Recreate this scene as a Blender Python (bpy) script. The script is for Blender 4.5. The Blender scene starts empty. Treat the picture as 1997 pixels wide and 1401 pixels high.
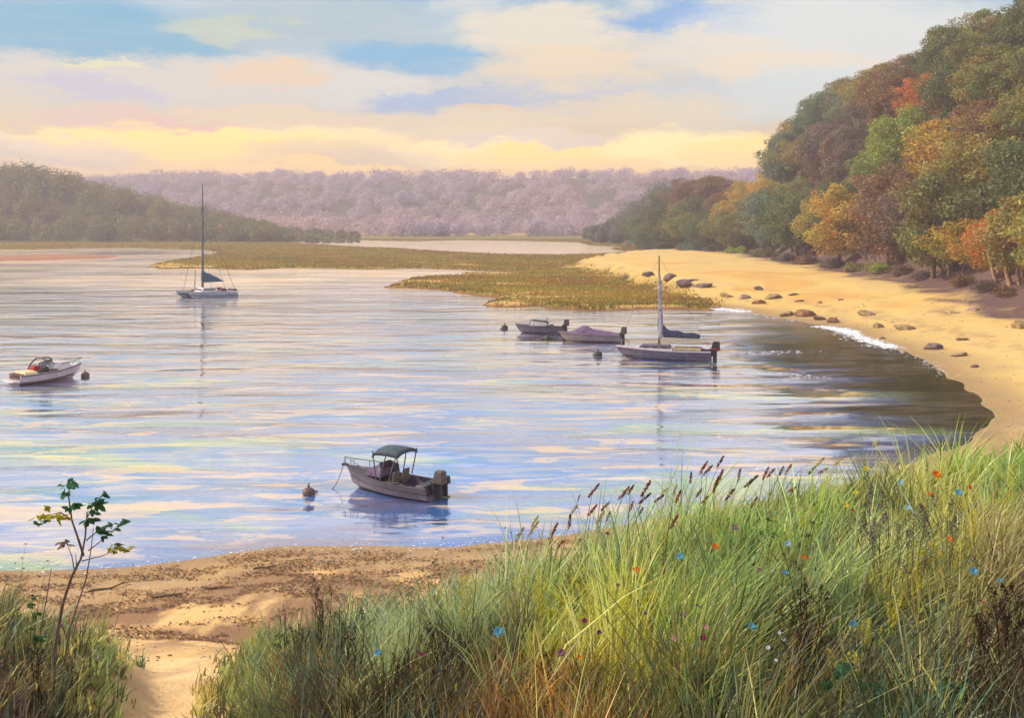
import bpy, bmesh, math, random
import numpy as np
from mathutils import Vector, Matrix

# ------------------------------------------------------------------ camera
FPX, CX, HY, CAMZ = 2140.0, 998.5, 430.0, 12.5      # focal length in photo pixels, centre column, horizon row, eye height
scene = bpy.context.scene
cam_data = bpy.data.cameras.new("camera")
cam_data.sensor_width = 36.0
cam_data.lens = 36.0 * FPX / 1997.0
cam_data.shift_y = -(700.5 - HY) / 1997.0
cam_data.clip_start = 0.1
cam_data.clip_end = 30000
cam = bpy.data.objects.new("camera", cam_data)
scene.collection.objects.link(cam)
cam.location = (0, 0, CAMZ)
cam.rotation_euler = (math.radians(90), 0, 0)
scene.camera = cam

# ------------------------------------------------------------------ light
SUN_AZ, SUN_EL = math.radians(-78), math.radians(38)   # azimuth from the view axis (+Y), positive to the right
sd = Vector((math.sin(SUN_AZ) * math.cos(SUN_EL), math.cos(SUN_AZ) * math.cos(SUN_EL), math.sin(SUN_EL)))
sun_data = bpy.data.lights.new("sun", 'SUN')
sun_data.energy = 4.8
sun_data.angle = math.radians(0.6)
sun_data.color = (1.0, 0.87, 0.67)
sun = bpy.data.objects.new("sun", sun_data)
sun.rotation_euler = (-sd).to_track_quat('-Z', 'Y').to_euler()
sun.location = sd * 100
scene.collection.objects.link(sun)
scene.view_settings.view_transform = 'Standard'
scene.view_settings.look = 'None'
scene.view_settings.exposure = 0.0
scene.view_settings.gamma = 1.0

def lin(c, k=1.0):
    out = []
    for v in c[:3]:
        v = v / 255.0
        out.append((v / 12.92 if v <= 0.04045 else ((v + 0.055) / 1.055) ** 2.4) * k)
    return out

class NT:
    """small helper round a node tree"""
    def __init__(s, tree):
        s.t = tree
        s.n = tree.nodes
        for q in list(s.n):
            s.n.remove(q)
    def new(s, typ, **kw):
        q = s.n.new(typ)
        for k, v in kw.items():
            setattr(q, k, v)
        return q
    def put(s, sock, v):
        if isinstance(v, bpy.types.NodeSocket):
            s.t.links.new(v, sock)
        elif isinstance(v, (list, tuple)) and len(v) == 3 and sock.type == 'RGBA':
            sock.default_value = (*v, 1)
        else:
            sock.default_value = v
    def math(s, op, a, b=0.0, c=0.0, clamp=False):
        q = s.new('ShaderNodeMath', operation=op, use_clamp=clamp)
        s.put(q.inputs[0], a); s.put(q.inputs[1], b); s.put(q.inputs[2], c)
        return q.outputs[0]
    def mix(s, f, a, b, mode='MIX'):
        q = s.new('ShaderNodeMix', data_type='RGBA', blend_type=mode)
        s.put(q.inputs[0], f); s.put(q.inputs[6], a); s.put(q.inputs[7], b)
        return q.outputs[2]
    def noise(s, vec, scale=1.0, detail=3.0, rough=0.55, dist=0.0, color=False):
        q = s.new('ShaderNodeTexNoise')
        s.put(q.inputs['Vector'], vec); s.put(q.inputs['Scale'], scale); s.put(q.inputs['Detail'], detail)
        s.put(q.inputs['Roughness'], rough); s.put(q.inputs['Distortion'], dist)
        return q.outputs['Color' if color else 'Fac']
    def maprange(s, v, a, b, c=0.0, d=1.0, smooth=True):
        q = s.new('ShaderNodeMapRange', interpolation_type='SMOOTHSTEP' if smooth else 'LINEAR')
        for i, x in enumerate((v, a, b, c, d)):
            s.put(q.inputs[i], x)
        return q.outputs[0]
    def mapping(s, vec, scale=(1, 1, 1), rot=(0, 0, 0), loc=(0, 0, 0)):
        q = s.new('ShaderNodeMapping')
        s.put(q.inputs['Vector'], vec)
        q.inputs['Scale'].default_value = scale
        q.inputs['Rotation'].default_value = rot
        q.inputs['Location'].default_value = loc
        return q.outputs[0]
    def ramp(s, v, stops, interp='LINEAR'):
        q = s.new('ShaderNodeValToRGB')
        q.color_ramp.interpolation = interp
        e = q.color_ramp.elements
        while len(e) < len(stops):
            e.new(0.5)
        for i, (p, c) in enumerate(stops):
            e[i].position = p
            e[i].color = (*c, 1)
        s.put(q.inputs[0], v)
        return q.outputs[0]

# ------------------------------------------------------------------ sky (world)
world = bpy.data.worlds.new("World")
scene.world = world
world.use_nodes = True
W = NT(world.node_tree)
SKY_K = 10.0                       # background strength is 0.1, so a displayed colour is 10x here
tc = W.new('ShaderNodeTexCoord')
sep = W.new('ShaderNodeSeparateXYZ')
W.put(sep.inputs[0], tc.outputs['Generated'])
X, Y, Z = sep.outputs
r = W.math('SQRT', W.math('ADD', W.math('MULTIPLY', X, X), W.math('ADD', W.math('MULTIPLY', Y, Y), 1e-4)))
U = W.math('DIVIDE', X, r)
V = W.math('DIVIDE', Z, r)
comb = W.new('ShaderNodeCombineXYZ')
W.put(comb.inputs[0], U); W.put(comb.inputs[1], V); W.put(comb.inputs[2], W.math('MULTIPLY', Y, 0.6))
P = comb.outputs[0]
P2 = W.mapping(P, scale=(1, 2.6, 1))
# wandering edges for every cloud bank
n1 = W.new('ShaderNodeTexNoise'); W.put(n1.inputs['Vector'], P2); n1.inputs['Scale'].default_value = 11; n1.inputs['Detail'].default_value = 6; n1.inputs['Roughness'].default_value = 0.68
n1b = W.new('ShaderNodeSeparateXYZ'); W.put(n1b.inputs[0], n1.outputs['Color'])
DU = W.math('MULTIPLY', W.math('SUBTRACT', n1b.outputs[0], 0.5), 0.16)
DV = W.math('MULTIPLY', W.math('SUBTRACT', n1b.outputs[1], 0.5), 0.060)
Ud, Vd = W.math('ADD', U, DU), W.math('ADD', V, DV)
nish = W.new('ShaderNodeTexSky', sky_type='NISHITA')
nish.sun_disc = False
nish.sun_elevation = SUN_EL
nish.sun_rotation = SUN_AZ
nish.altitude = 0
nish.air_density = 1.0
nish.dust_density = 1.2
vv = W.maprange(Vd, 0.0, 1.0, 0.0, 1.0, smooth=False)
base = W.ramp(vv, [(0.0, lin((255, 208, 110))), (0.035, lin((255, 214, 112))), (0.07, lin((250, 222, 150))),
                   (0.11, lin((222, 218, 205))), (0.15, lin((190, 212, 220))), (0.20, lin((150, 196, 220))),
                   (0.30, lin((112, 178, 240), 1.08)), (0.6, lin((100, 166, 242), 1.08)), (1.0, lin((96, 154, 228)))])
sc10 = W.new('ShaderNodeVectorMath', operation='SCALE'); W.put(sc10.inputs[0], base); sc10.inputs['Scale'].default_value = SKY_K * 1.1
col = W.mix(0.88, nish.outputs[0], sc10.outputs[0])

def sky_uv(px, py):
    t = (px - CX) / FPX
    q = math.sqrt(1 + t * t)
    return t / q, (HY - py) / FPX / q
# clouds added above the view, brightened to warm the water and lift ambient light
cl = W.noise(P2, 4.2, 7, 0.6, 0.3)
clm = W.maprange(cl, 0.485, 0.55)
clm = W.math('MULTIPLY', clm, W.maprange(V, 0.17, 0.26))
col = W.mix(W.math('MULTIPLY', clm, 0.92), col, W.mix(W.maprange(W.noise(P2, 3.1, 2, 0.5), 0.42, 0.6), lin((255, 222, 150), SKY_K * 2.1), lin((240, 226, 226), SKY_K * 1.45)))
CLOUDS = [ # px, py, rx, ry, colour, strength
    (150, 55, 330, 62, (112, 190, 222), .95), (620, 40, 240, 70, (178, 206, 216), .85), (440, 52, 110, 26, (206, 214, 182), .6),
    (850, 108, 190, 42, (112, 192, 232), .98), (400, 150, 420, 48, (226, 220, 206), .85), (700, 168, 150, 32, (222, 224, 218), .8),
    (520, 142, 110, 20, (247, 212, 170), .7), (220, 116, 90, 10, (240, 238, 180), .7), (180, 165, 110, 24, (202, 203, 222), .8),
    (860, 196, 170, 22, (160, 198, 236), .9), (1090, 60, 200, 52, (238, 228, 205), .9), (1100, 200, 220, 22, (190, 208, 228), .8),
    (1120, 125, 190, 48, (244, 222, 184), .9), (1340, 35, 170, 34, (118, 182, 238), .98), (1620, 75, 300, 105, (228, 233, 228), .9),
    (1400, 95, 130, 40, (240, 228, 206), .7), (1400, 195, 200, 42, (206, 221, 222), .6), (1250, 215, 260, 30, (250, 226, 176), .6), (1500, 130, 170, 30, (250, 228, 190), .6), (700, 265, 420, 30, (252, 220, 140), .6), (1560, 180, 120, 50, (216, 232, 228), .7),
    (220, 232, 170, 28, (242, 205, 188), .7), (120, 285, 110, 20, (250, 220, 150), .7), (380, 285, 260, 38, (255, 212, 96), .9),
    (560, 225, 260, 24, (246, 222, 178), .75), (360, 240, 120, 12, (246, 200, 176), .6), (930, 238, 190, 38, (242, 224, 182), .85),
    (950, 205, 60, 8, (246, 212, 160), .7), (1000, 300, 260, 26, (251, 224, 150), .75), (1180, 305, 320, 30, (255, 210, 84), .9),
    (1360, 285, 170, 42, (251, 226, 140), .85), (1500, 300, 120, 46, (255, 210, 92), .85), (640, 300, 200, 22, (250, 226, 170), .7),
    (70, 300, 160, 26, (236, 224, 206), .6), (1060, 270, 160, 12, (238, 226, 214), .6), (800, 335, 700, 14, (255, 206, 88), .8),
    # banks above the picture, met only by the water and by a camera that looks up
    (300, -260, 420, 90, (236, 226, 214), .85), (1250, -180, 380, 70, (240, 220, 190), .8), (800, -420, 500, 80, (238, 226, 206), .8),
    (1700, -330, 350, 80, (232, 230, 226), .8), (100, -560, 600, 90, (240, 224, 190), .8), (1350, -650, 500, 110, (236, 226, 212), .8)]
for px, py, rx, ry, c, st in CLOUDS:
    u0, v0 = sky_uv(px, py)
    du = W.math('DIVIDE', W.math('SUBTRACT', Ud, u0), rx / FPX)
    dv = W.math('DIVIDE', W.math('SUBTRACT', Vd, v0), ry / FPX)
    d = W.math('ADD', W.math('MULTIPLY', du, du), W.math('MULTIPLY', dv, dv))
    m = W.maprange(d, 1.45, 0.25, 0.0, st)
    m = W.math('MULTIPLY', m, W.maprange(Y, 0.0, 0.25))
    col = W.mix(m, col, lin(c, SKY_K * (1.8 if c[2] < 160 and c[0] > 230 else 1.1 if c[0] > 200 else 1.0)))
# soft dry-brushed wisps
ws = W.noise(W.mapping(P, scale=(7, 60, 3), rot=(0, 0, 0.12)), 1.0, 5, 0.65, 0.4)
col = W.mix(W.math('MULTIPLY', W.maprange(ws, 0.45, 0.75), 0.16), col, lin((255, 246, 226), SKY_K))
bg = W.new('ShaderNodeBackground'); W.put(bg.inputs[0], col); bg.inputs[1].default_value = 0.1
wo = W.new('ShaderNodeOutputWorld'); W.t.links.new(bg.outputs[0], wo.inputs[0])

# ------------------------------------------------------------------ helpers
def link(o):
    scene.collection.objects.link(o)
    return o
def tag(o, label=None, cat=None, group=None, kind=None):
    if label: o["label"] = label
    if cat: o["category"] = cat
    if group: o["group"] = group
    if kind: o["kind"] = kind
    return o
def empty(name, loc=(0, 0, 0), rz=0.0, **kw):
    o = bpy.data.objects.new(name, None)
    o.empty_display_size = 0.3
    o.location = loc
    o.rotation_euler = (0, 0, rz)
    link(o)
    return tag(o, **kw)
def mesh_np(name, verts, faces, mat=None, smooth=False, parent=None, attrs=None, mats=None):
    """verts (n,3), faces (m,k) arrays of equal-sided faces, attrs = {name: (n,3) point colours}"""
    verts = np.asarray(verts, dtype=np.float32); faces = np.asarray(faces, dtype=np.int32)
    me = bpy.data.meshes.new(name)
    me.vertices.add(len(verts)); me.vertices.foreach_set("co", verts.ravel())
    k = faces.shape[1]
    me.loops.add(faces.size); me.loops.foreach_set("vertex_index", faces.ravel())
    me.polygons.add(len(faces))
    me.polygons.foreach_set("loop_start", np.arange(len(faces), dtype=np.int32) * k)
    if smooth:
        me.polygons.foreach_set("use_smooth", np.ones(len(faces), dtype=bool))
    if attrs:
        for an, c in attrs.items():
            a = me.attributes.new(an, 'FLOAT_COLOR', 'POINT')
            c4 = np.ones((len(verts), 4), dtype=np.float32); c4[:, :3] = c
            a.data.foreach_set("color", c4.ravel())
    me.update(calc_edges=True)
    o = bpy.data.objects.new(name, me)
    if mat: me.materials.append(mat)
    link(o)
    if parent: o.parent = parent
    return o
def mat_new(name):
    m = bpy.data.materials.new(name)
    m.use_nodes = True
    return m, NT(m.node_tree)

def simple_mat(name, c, rough=0.6, metal=0.0, var=0.25, scale=6.0, bump=0.15, c2=None, spec=0.4):
    """painted / weathered surface: two tones broken up by noise in the object's own space"""
    m, T = mat_new(name)
    g = T.new('ShaderNodeTexCoord').outputs['Object']
    a = lin(c); b = lin(c2) if c2 else [v * (1 - var) for v in a]
    n = T.noise(g, scale, 5, 0.65, 0.3)
    colr = T.mix(T.maprange(n, 0.35, 0.68), a, b)
    n2 = T.noise(g, scale * 7, 3, 0.6)
    colr = T.mix(T.maprange(n2, 0.5, 0.8, 0, 0.35), colr, [v * 0.6 for v in a])
    bs = T.new('ShaderNodeBsdfPrincipled')
    T.put(bs.inputs['Base Color'], colr)
    T.put(bs.inputs['Roughness'], T.maprange(n2, 0.2, 0.9, rough * 0.8, min(1, rough * 1.25)))
    bs.inputs['Metallic'].default_value = metal
    bs.inputs['Specular IOR Level'].default_value = spec
    bp = T.new('ShaderNodeBump'); bp.inputs['Strength'].default_value = bump; bp.inputs['Distance'].default_value = 0.02
    T.put(bp.inputs['Height'], n2)
    T.t.links.new(bp.outputs[0], bs.inputs['Normal'])
    o = T.new('ShaderNodeOutputMaterial')
    T.t.links.new(bs.outputs[0], o.inputs[0])
    return m

# ------------------------------------------------------------------ the lie of the land
rng = np.random.default_rng(7)
random.seed(7)
def G(px, py, z=0.0):
    """the point at height z that the photograph shows at px, py"""
    Yd = FPX * (CAMZ - z) / (py - HY)
    return ((px - CX) / FPX * Yd, Yd)

shore_px = [(-600, 1103), (-200, 1108), (0, 1114), (100, 1116), (180, 1112), (250, 1106), (330, 1096), (400, 1088), (480, 1078),
    (560, 1068), (640, 1066), (700, 1064), (800, 1066), (870, 1068), (950, 1060), (1030, 1050), (1100, 1046), (1250, 1020),
    (1450, 985), (1640, 950), (1780, 905), (1880, 868), (1928, 832), (1932, 806), (1905, 770), (1868, 745), (1820, 712), (1760, 688),
    (1700, 668), (1650, 645), (1600, 634), (1550, 626), (1500, 617), (1450, 608), (1395, 601), (1385, 607), (1330, 603),
    (1250, 603), (1200, 606), (1150, 607), (1090, 602), (1050, 598), (990, 600), (940, 596), (952, 588), (985, 583), (950, 579),
    (900, 573), (860, 566), (800, 563), (752, 562), (762, 556), (795, 545), (850, 541), (900, 537), (985, 533), (1000, 530), (940, 529), (890, 526),
    (800, 524), (720, 526), (640, 524), (560, 523), (480, 527), (400, 524), (310, 525), (287, 520), (310, 514), (345, 508), (400, 500),
    (430, 494), (400, 488), (330, 486), (250, 484), (150, 484), (60, 487), (0, 487), (-300, 486), (-900, 486)]
land = [(-9000, 39.9)] + [G(*p) for p in shore_px] + [(-9000, 480), (-9000, 12000), (9000, 12000), (9000, -80), (-9000, -80)]
lagoon = [G(*p) for p in [(545, 472), (600, 477), (700, 483), (780, 486), (860, 492), (960, 497), (1080, 499), (1180, 497), (1235, 492),
    (1190, 486), (1220, 482), (1150, 479), (1130, 473), (1000, 470), (900, 468.5), (800, 471), (700, 469), (640, 467), (570, 468)]]
bar = [G(*p) for p in [(-400, 502), (0, 501), (60, 498), (150, 498), (235, 501), (200, 504), (120, 507), (40, 509), (-400, 514)]]

def sdist(px, py, poly):
    """signed distance, positive inside the polygon"""
    P_ = np.asarray(poly, dtype=np.float64)
    A = P_; B = np.roll(P_, -1, axis=0)
    d2 = np.full(px.shape, 1e18); inside = np.zeros(px.shape, dtype=bool)
    for (ax, ay), (bx, by) in zip(A, B):
        ex, ey = bx - ax, by - ay
        wx, wy = px - ax, py - ay
        t = np.clip((wx * ex + wy * ey) / (ex * ex + ey * ey + 1e-12), 0, 1)
        d2 = np.minimum(d2, (wx - ex * t) ** 2 + (wy - ey * t) ** 2)
        c = ((ay > py) != (by > py))
        with np.errstate(divide='ignore', invalid='ignore'):
            xi = (bx - ax) * (py - ay) / (by - ay) + ax
        inside ^= (c & (px < xi))
    return np.where(inside, 1, -1) * np.sqrt(d2)

def sstep(x, a, b):
    t = np.clip((x - a) / (b - a), 0, 1)
    return t * t * (3 - 2 * t)
def hash2(ix, iy, s):
    h = (ix.astype(np.int64) * 374761393 + iy.astype(np.int64) * 668265263 + s * 1442695041) & 0xffffffff
    h = ((h ^ (h >> 13)) * 1274126177) & 0xffffffff
    return ((h ^ (h >> 16)) & 0xffff) / 65535.0
def vnoise(x, y, s=0):
    ix, iy = np.floor(x), np.floor(y)
    fx, fy = x - ix, y - iy
    fx = fx * fx * (3 - 2 * fx); fy = fy * fy * (3 - 2 * fy)
    a = hash2(ix, iy, s); b = hash2(ix + 1, iy, s); c = hash2(ix, iy + 1, s); d = hash2(ix + 1, iy + 1, s)
    return (a + (b - a) * fx) * (1 - fy) + (c + (d - c) * fx) * fy
def fbm(x, y, s=0, o=4):
    v = np.zeros_like(x); a = 0.5; t = 0
    for i in range(o):
        v += a * vnoise(x * 2 ** i + 17.3 * i, y * 2 ** i - 9.1 * i, s + i); t += a; a *= 0.55
    return v / t

SKYLINE = ([1080, 1130, 1160, 1200, 1250, 1290, 1330, 1370, 1420, 1450, 1490, 1510, 1520, 1560, 1600, 1650, 1700, 1750, 1800, 1840, 1870, 1920, 1997, 2100, 2600],
           [462, 440, 405, 392, 385, 360, 346, 340, 346, 356, 350, 322, 262, 225, 178, 152, 135, 112, 98, 70, 26, 5, -12, -30, -60])
def allowed(x, y):
    px = CX + FPX * x / np.maximum(y, 1)
    return CAMZ + (HY - np.interp(px, *SKYLINE)) / FPX * y
BASE_Y = [40, 100, 131, 172, 238, 321, 380, 447, 640, 900]
BASE_X = [72, 64, 61, 64.6, 67, 71, 62, 52, 54, 60]
LEFTW = ([-900, -300, 0, 60, 120, 190, 260, 350, 420, 520, 600, 680, 760], [296, 300, 314, 321, 330, 350, 370, 395, 402, 418, 440, 455, 462])
def marsh_mask(x, y, px):
    e = np.interp(y, [150, 157, 178, 206, 233, 282, 330, 400, 600], [1400, 1385, 1325, 1255, 1195, 1125, 1190, 1260, 1300])
    return sstep(y, 138, 152) * (1 - sstep(px + (fbm(x / 5, y / 5, 52) - 0.5) * 110, e - 25, e + 35))
def height(x, y):
    x = np.asarray(x, dtype=np.float64); y = np.asarray(y, dtype=np.float64)
    s = sdist(x, y, land)
    s = np.minimum(s, -sdist(x, y, lagoon))
    s = np.maximum(s, sdist(x, y, bar))
    s = s + (fbm(x / 3.1, y / 3.1, 3) - 0.5) * np.clip(y / 60, 0.5, 3.0)
    n = fbm(x / 6.0, y / 6.0, 11) - 0.5
    under = np.maximum(-3.0, s * 0.10)
    beach = np.minimum(np.maximum(s, 0) * 0.085, 2.6) + np.clip(s / 8, 0, 1) * n * 0.7
    marsh = 0.42 * sstep(s, 0.0, 2.2) + 0.35 * np.clip(s / 10, 0, 1) * (n + 0.3)
    px = CX + FPX * x / np.maximum(y, 1)
    mk = marsh_mask(x, y, px)
    h = np.where(s < 0, under, beach * (1 - mk) + marsh * mk)
    # the hill on the right
    d = x - np.interp(y, BASE_Y, BASE_X)
    hh = np.clip(np.minimum(allowed(x, y) - 15, 46), 0, None)
    h = h + sstep(d, -2, 34) * hh * sstep(y, 20, 90) * (s > 0) * (1 - sstep(y, 700, 900))
    # woods beyond the left marsh, and the long far ridge
    lw = np.clip(CAMZ + (HY - np.interp(px, *LEFTW)) / FPX * 700 - 13, 0, None)
    h = h + lw * sstep(y, 610, 700) * (1 - sstep(y, 780, 900)) * (s > 0)
    far = 66 + 16 * (fbm(x / 260, y / 900, 31) - 0.5)
    h = h + far * sstep(y, 900, 1450) * (1 - 0.4 * sstep(y, 1700, 3000)) * (s > 0) * (0.55 + 0.45 * sstep(x, -720, -420))
    # the near bank the painter stands on
    pq = CX + FPX * x / np.maximum(y, 6)
    zp = np.interp(pq, [-400, 0, 180, 300, 430, 560, 700, 1000, 1400, 2000, 3000], [7.6, 7.5, 7.1, 6.5, 6.5, 7.0, 7.1, 7.35, 8.0, 8.7, 9.3])
    yc = np.interp(pq, [0, 200, 300, 500, 700, 1000, 1400, 2000], [12, 10.5, 9, 9.5, 12, 14, 15.5, 17])
    ye = np.interp(pq, [0, 400, 900, 1400, 2000], [31, 31, 29, 28, 29])
    t = np.clip((y - yc) / (ye - yc), 0, 1)
    t = t * 0.65 + 0.35 * t * t * (3 - 2 * t)
    zp = zp + (10.8 - zp) * sstep(y, 6, 1) + (fbm(x / 1.7, y / 1.7, 5) - 0.5) * 0.5
    hb = np.maximum(h, 0.0) * t + zp * (1 - t)
    h = np.where(y < ye, np.maximum(hb, h) if False else hb, h)
    return h
def hz(x, y):
    return float(height(np.array([x]), np.array([y]))[0])
def hit(px, py):
    """where the sight line through px, py meets the ground"""
    ys = np.exp(np.linspace(math.log(6), math.log(1500), 1400))
    xs = (px - CX) / FPX * ys
    zr = CAMZ - (py - HY) / FPX * ys
    g = np.maximum(height(xs, ys), 0)
    i = int(np.argmax(g >= zr)) if (g >= zr).any() else len(ys) - 1
    return Vector((xs[i], ys[i], g[i]))

# one sheet from under the painter's feet to beyond the horizon
NR, NC = 620, 560
rows = np.concatenate([np.linspace(-22, 8, 16), np.exp(np.linspace(math.log(8.3), math.log(2600), NR - 16))])
uu = np.linspace(-1, 1, NC); uu = uu * (0.62 + 0.9 * np.abs(uu) ** 3) 
GX = uu[None, :] * (rows[:, None] + 25); GY = np.repeat(rows[:, None], NC, 1)
GH = height(GX.ravel(), GY.ravel()).reshape(GX.shape)
gi = np.arange(NR * NC).reshape(NR, NC)
gf = np.stack([gi[:-1, :-1], gi[:-1, 1:], gi[1:, 1:], gi[1:, :-1]], -1).reshape(-1, 4)

# what the ground is made of, place by place, plus painted tree shade
def sand_gap(x, y, h):
    return sstep(fbm(x / 16, y / 9, 433), 0.60, 0.68) * (y < 330) * sstep(h, 0.1, 0.3)
def ground_colour(x, y, h):
    n = fbm(x / 4, y / 4, 51); n2 = fbm(x / 1.1, y / 2.2, 61); n3 = fbm(x / 15, y / 15, 71)
    px = CX + FPX * x / np.maximum(y, 6)
    def c3(c): return np.array(lin(c))[None, :]
    def mixc(a, b, t): return a + (b - a) * t[:, None]
    col = np.repeat(c3((226, 190, 132)), len(x), 0)                        # dry sand
    col = mixc(col, c3((236, 204, 152)), sstep(n, 0.45, 0.7))
    col = mixc(col, c3((192, 158, 122)), sstep(n2, 0.5, 0.75) * 0.7)
    rb = sstep(y, 60, 90)
    col = mixc(col, c3((218, 188, 124)), rb)
    col = mixc(col, c3((222, 190, 116)), rb * sstep(n3, 0.35, 0.6))
    col = mixc(col, c3((216, 172, 100)), rb * sstep(n3, 0.62, 0.75))
    wet = 1 - sstep(h, 0.02, 0.42 + 0.3 * n)
    col = mixc(col, c3((142, 118, 92)), wet * 0.75)
    wr = sstep(h, 0.15, 0.5) * (1 - sstep(h, 1.3, 2.3)) * (y < 60) * sstep(n2 + 0.4 * n, 0.50, 0.72)
    col = mixc(col, c3((138, 106, 82)), wr * 0.85)
    mk = marsh_mask(x, y, px) * (y < 900)
    mc = mixc(np.repeat(c3((146, 126, 52)), len(x), 0), c3((170, 144, 56)), sstep(n3, 0.4, 0.65))
    mc = mixc(mc, c3((126, 130, 58)), sstep(y, 240, 330) * 0.8)
    mc = mixc(mc, c3((120, 78, 44)), (1 - sstep(h, 0.1, 0.3)) * 0.9)
    col = mixc(col, mc, mk)
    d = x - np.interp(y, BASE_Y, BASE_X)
    col = mixc(col, c3((112, 88, 86)), sstep(d + (n - 0.5) * 16, -8, -1) * (y > 60) * (y < 900))  # violet tree shade painted as a band along the hill foot
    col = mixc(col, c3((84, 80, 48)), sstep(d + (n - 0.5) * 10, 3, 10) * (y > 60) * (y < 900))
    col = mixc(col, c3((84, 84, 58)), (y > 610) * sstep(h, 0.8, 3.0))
    col = mixc(col, c3((206, 168, 100)), mk * sand_gap(x, y, h))
    tl = np.exp(-((h - 0.75 - 0.5 * (n - 0.5)) / 0.12) ** 2) + 0.6 * np.exp(-((h - 1.5 - 0.8 * (n - 0.5)) / 0.1) ** 2)
    col = mixc(col, c3((150, 122, 92)), rb * tl * sstep(n2, 0.35, 0.6) * 0.55 * (mk < .5))
    bank = sstep(h, 3.6, 5.0) * (y < 31)
    path = np.exp(-((px - 330 - (y - 12) * 6) / 150) ** 2)
    col = mixc(col, c3((96, 84, 50)), bank * (1 - path) * 0.9)
    col = mixc(col, c3((70, 66, 50)), (h < -0.25).astype(float) * 0.8)
    col = mixc(col, c3((172, 122, 100)), ((sdist(x, y, bar) > -6) & (h > -0.1)).astype(float) * 0.9)
    return col
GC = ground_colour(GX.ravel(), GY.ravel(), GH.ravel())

def ground_mat():
    m, T = mat_new("sand_and_soil")
    at = T.new('ShaderNodeAttribute', attribute_name='soil')
    g = T.new('ShaderNodeNewGeometry').outputs['Position']
    n = T.noise(g, 0.9, 6, 0.62, 0.6)
    nf = T.noise(g, 14.0, 4, 0.7)
    ns = T.noise(T.mapping(g, scale=(0.35, 1.6, 1)), 1.0, 5, 0.6, 0.8)
    c = T.mix(T.maprange(n, 0.35, 0.7, 0, 0.5), at.outputs['Color'], T.mix(1.0, at.outputs['Color'], (1.15, 1.04, 0.85), 'MULTIPLY'))
    c = T.mix(T.maprange(ns, 0.52, 0.75, 0, 0.45), c, T.mix(1.0, c, (0.72, 0.66, 0.78), 'MULTIPLY'))
    c = T.mix(T.maprange(nf, 0.42, 0.72, 0, 0.55), c, T.mix(1.0, c, (0.6, 0.55, 0.5), 'MULTIPLY'))
    bs = T.new('ShaderNodeBsdfPrincipled')
    T.put(bs.inputs['Base Color'], c)
    bs.inputs['Roughness'].default_value = 0.9
    bs.inputs['Specular IOR Level'].default_value = 0.2
    bp = T.new('ShaderNodeBump'); bp.inputs['Strength'].default_value = 0.7; bp.inputs['Distance'].default_value = 0.16
    nm = T.noise(g, 3.4, 5, 0.6, 0.5)
    T.put(bp.inputs['Height'], T.math('ADD', T.math('ADD', n, T.math('MULTIPLY', nm, 0.8)), T.math('MULTIPLY', nf, 0.35)))
    T.t.links.new(bp.outputs[0], bs.inputs['Normal'])
    o = T.new('ShaderNodeOutputMaterial'); T.t.links.new(bs.outputs[0], o.inputs[0])
    return m
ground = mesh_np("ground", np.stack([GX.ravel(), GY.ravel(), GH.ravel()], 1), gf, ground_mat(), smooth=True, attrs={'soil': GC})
tag(ground, "sandy shore, marsh flats and wooded rises of the bay", "ground", kind="structure")

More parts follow.
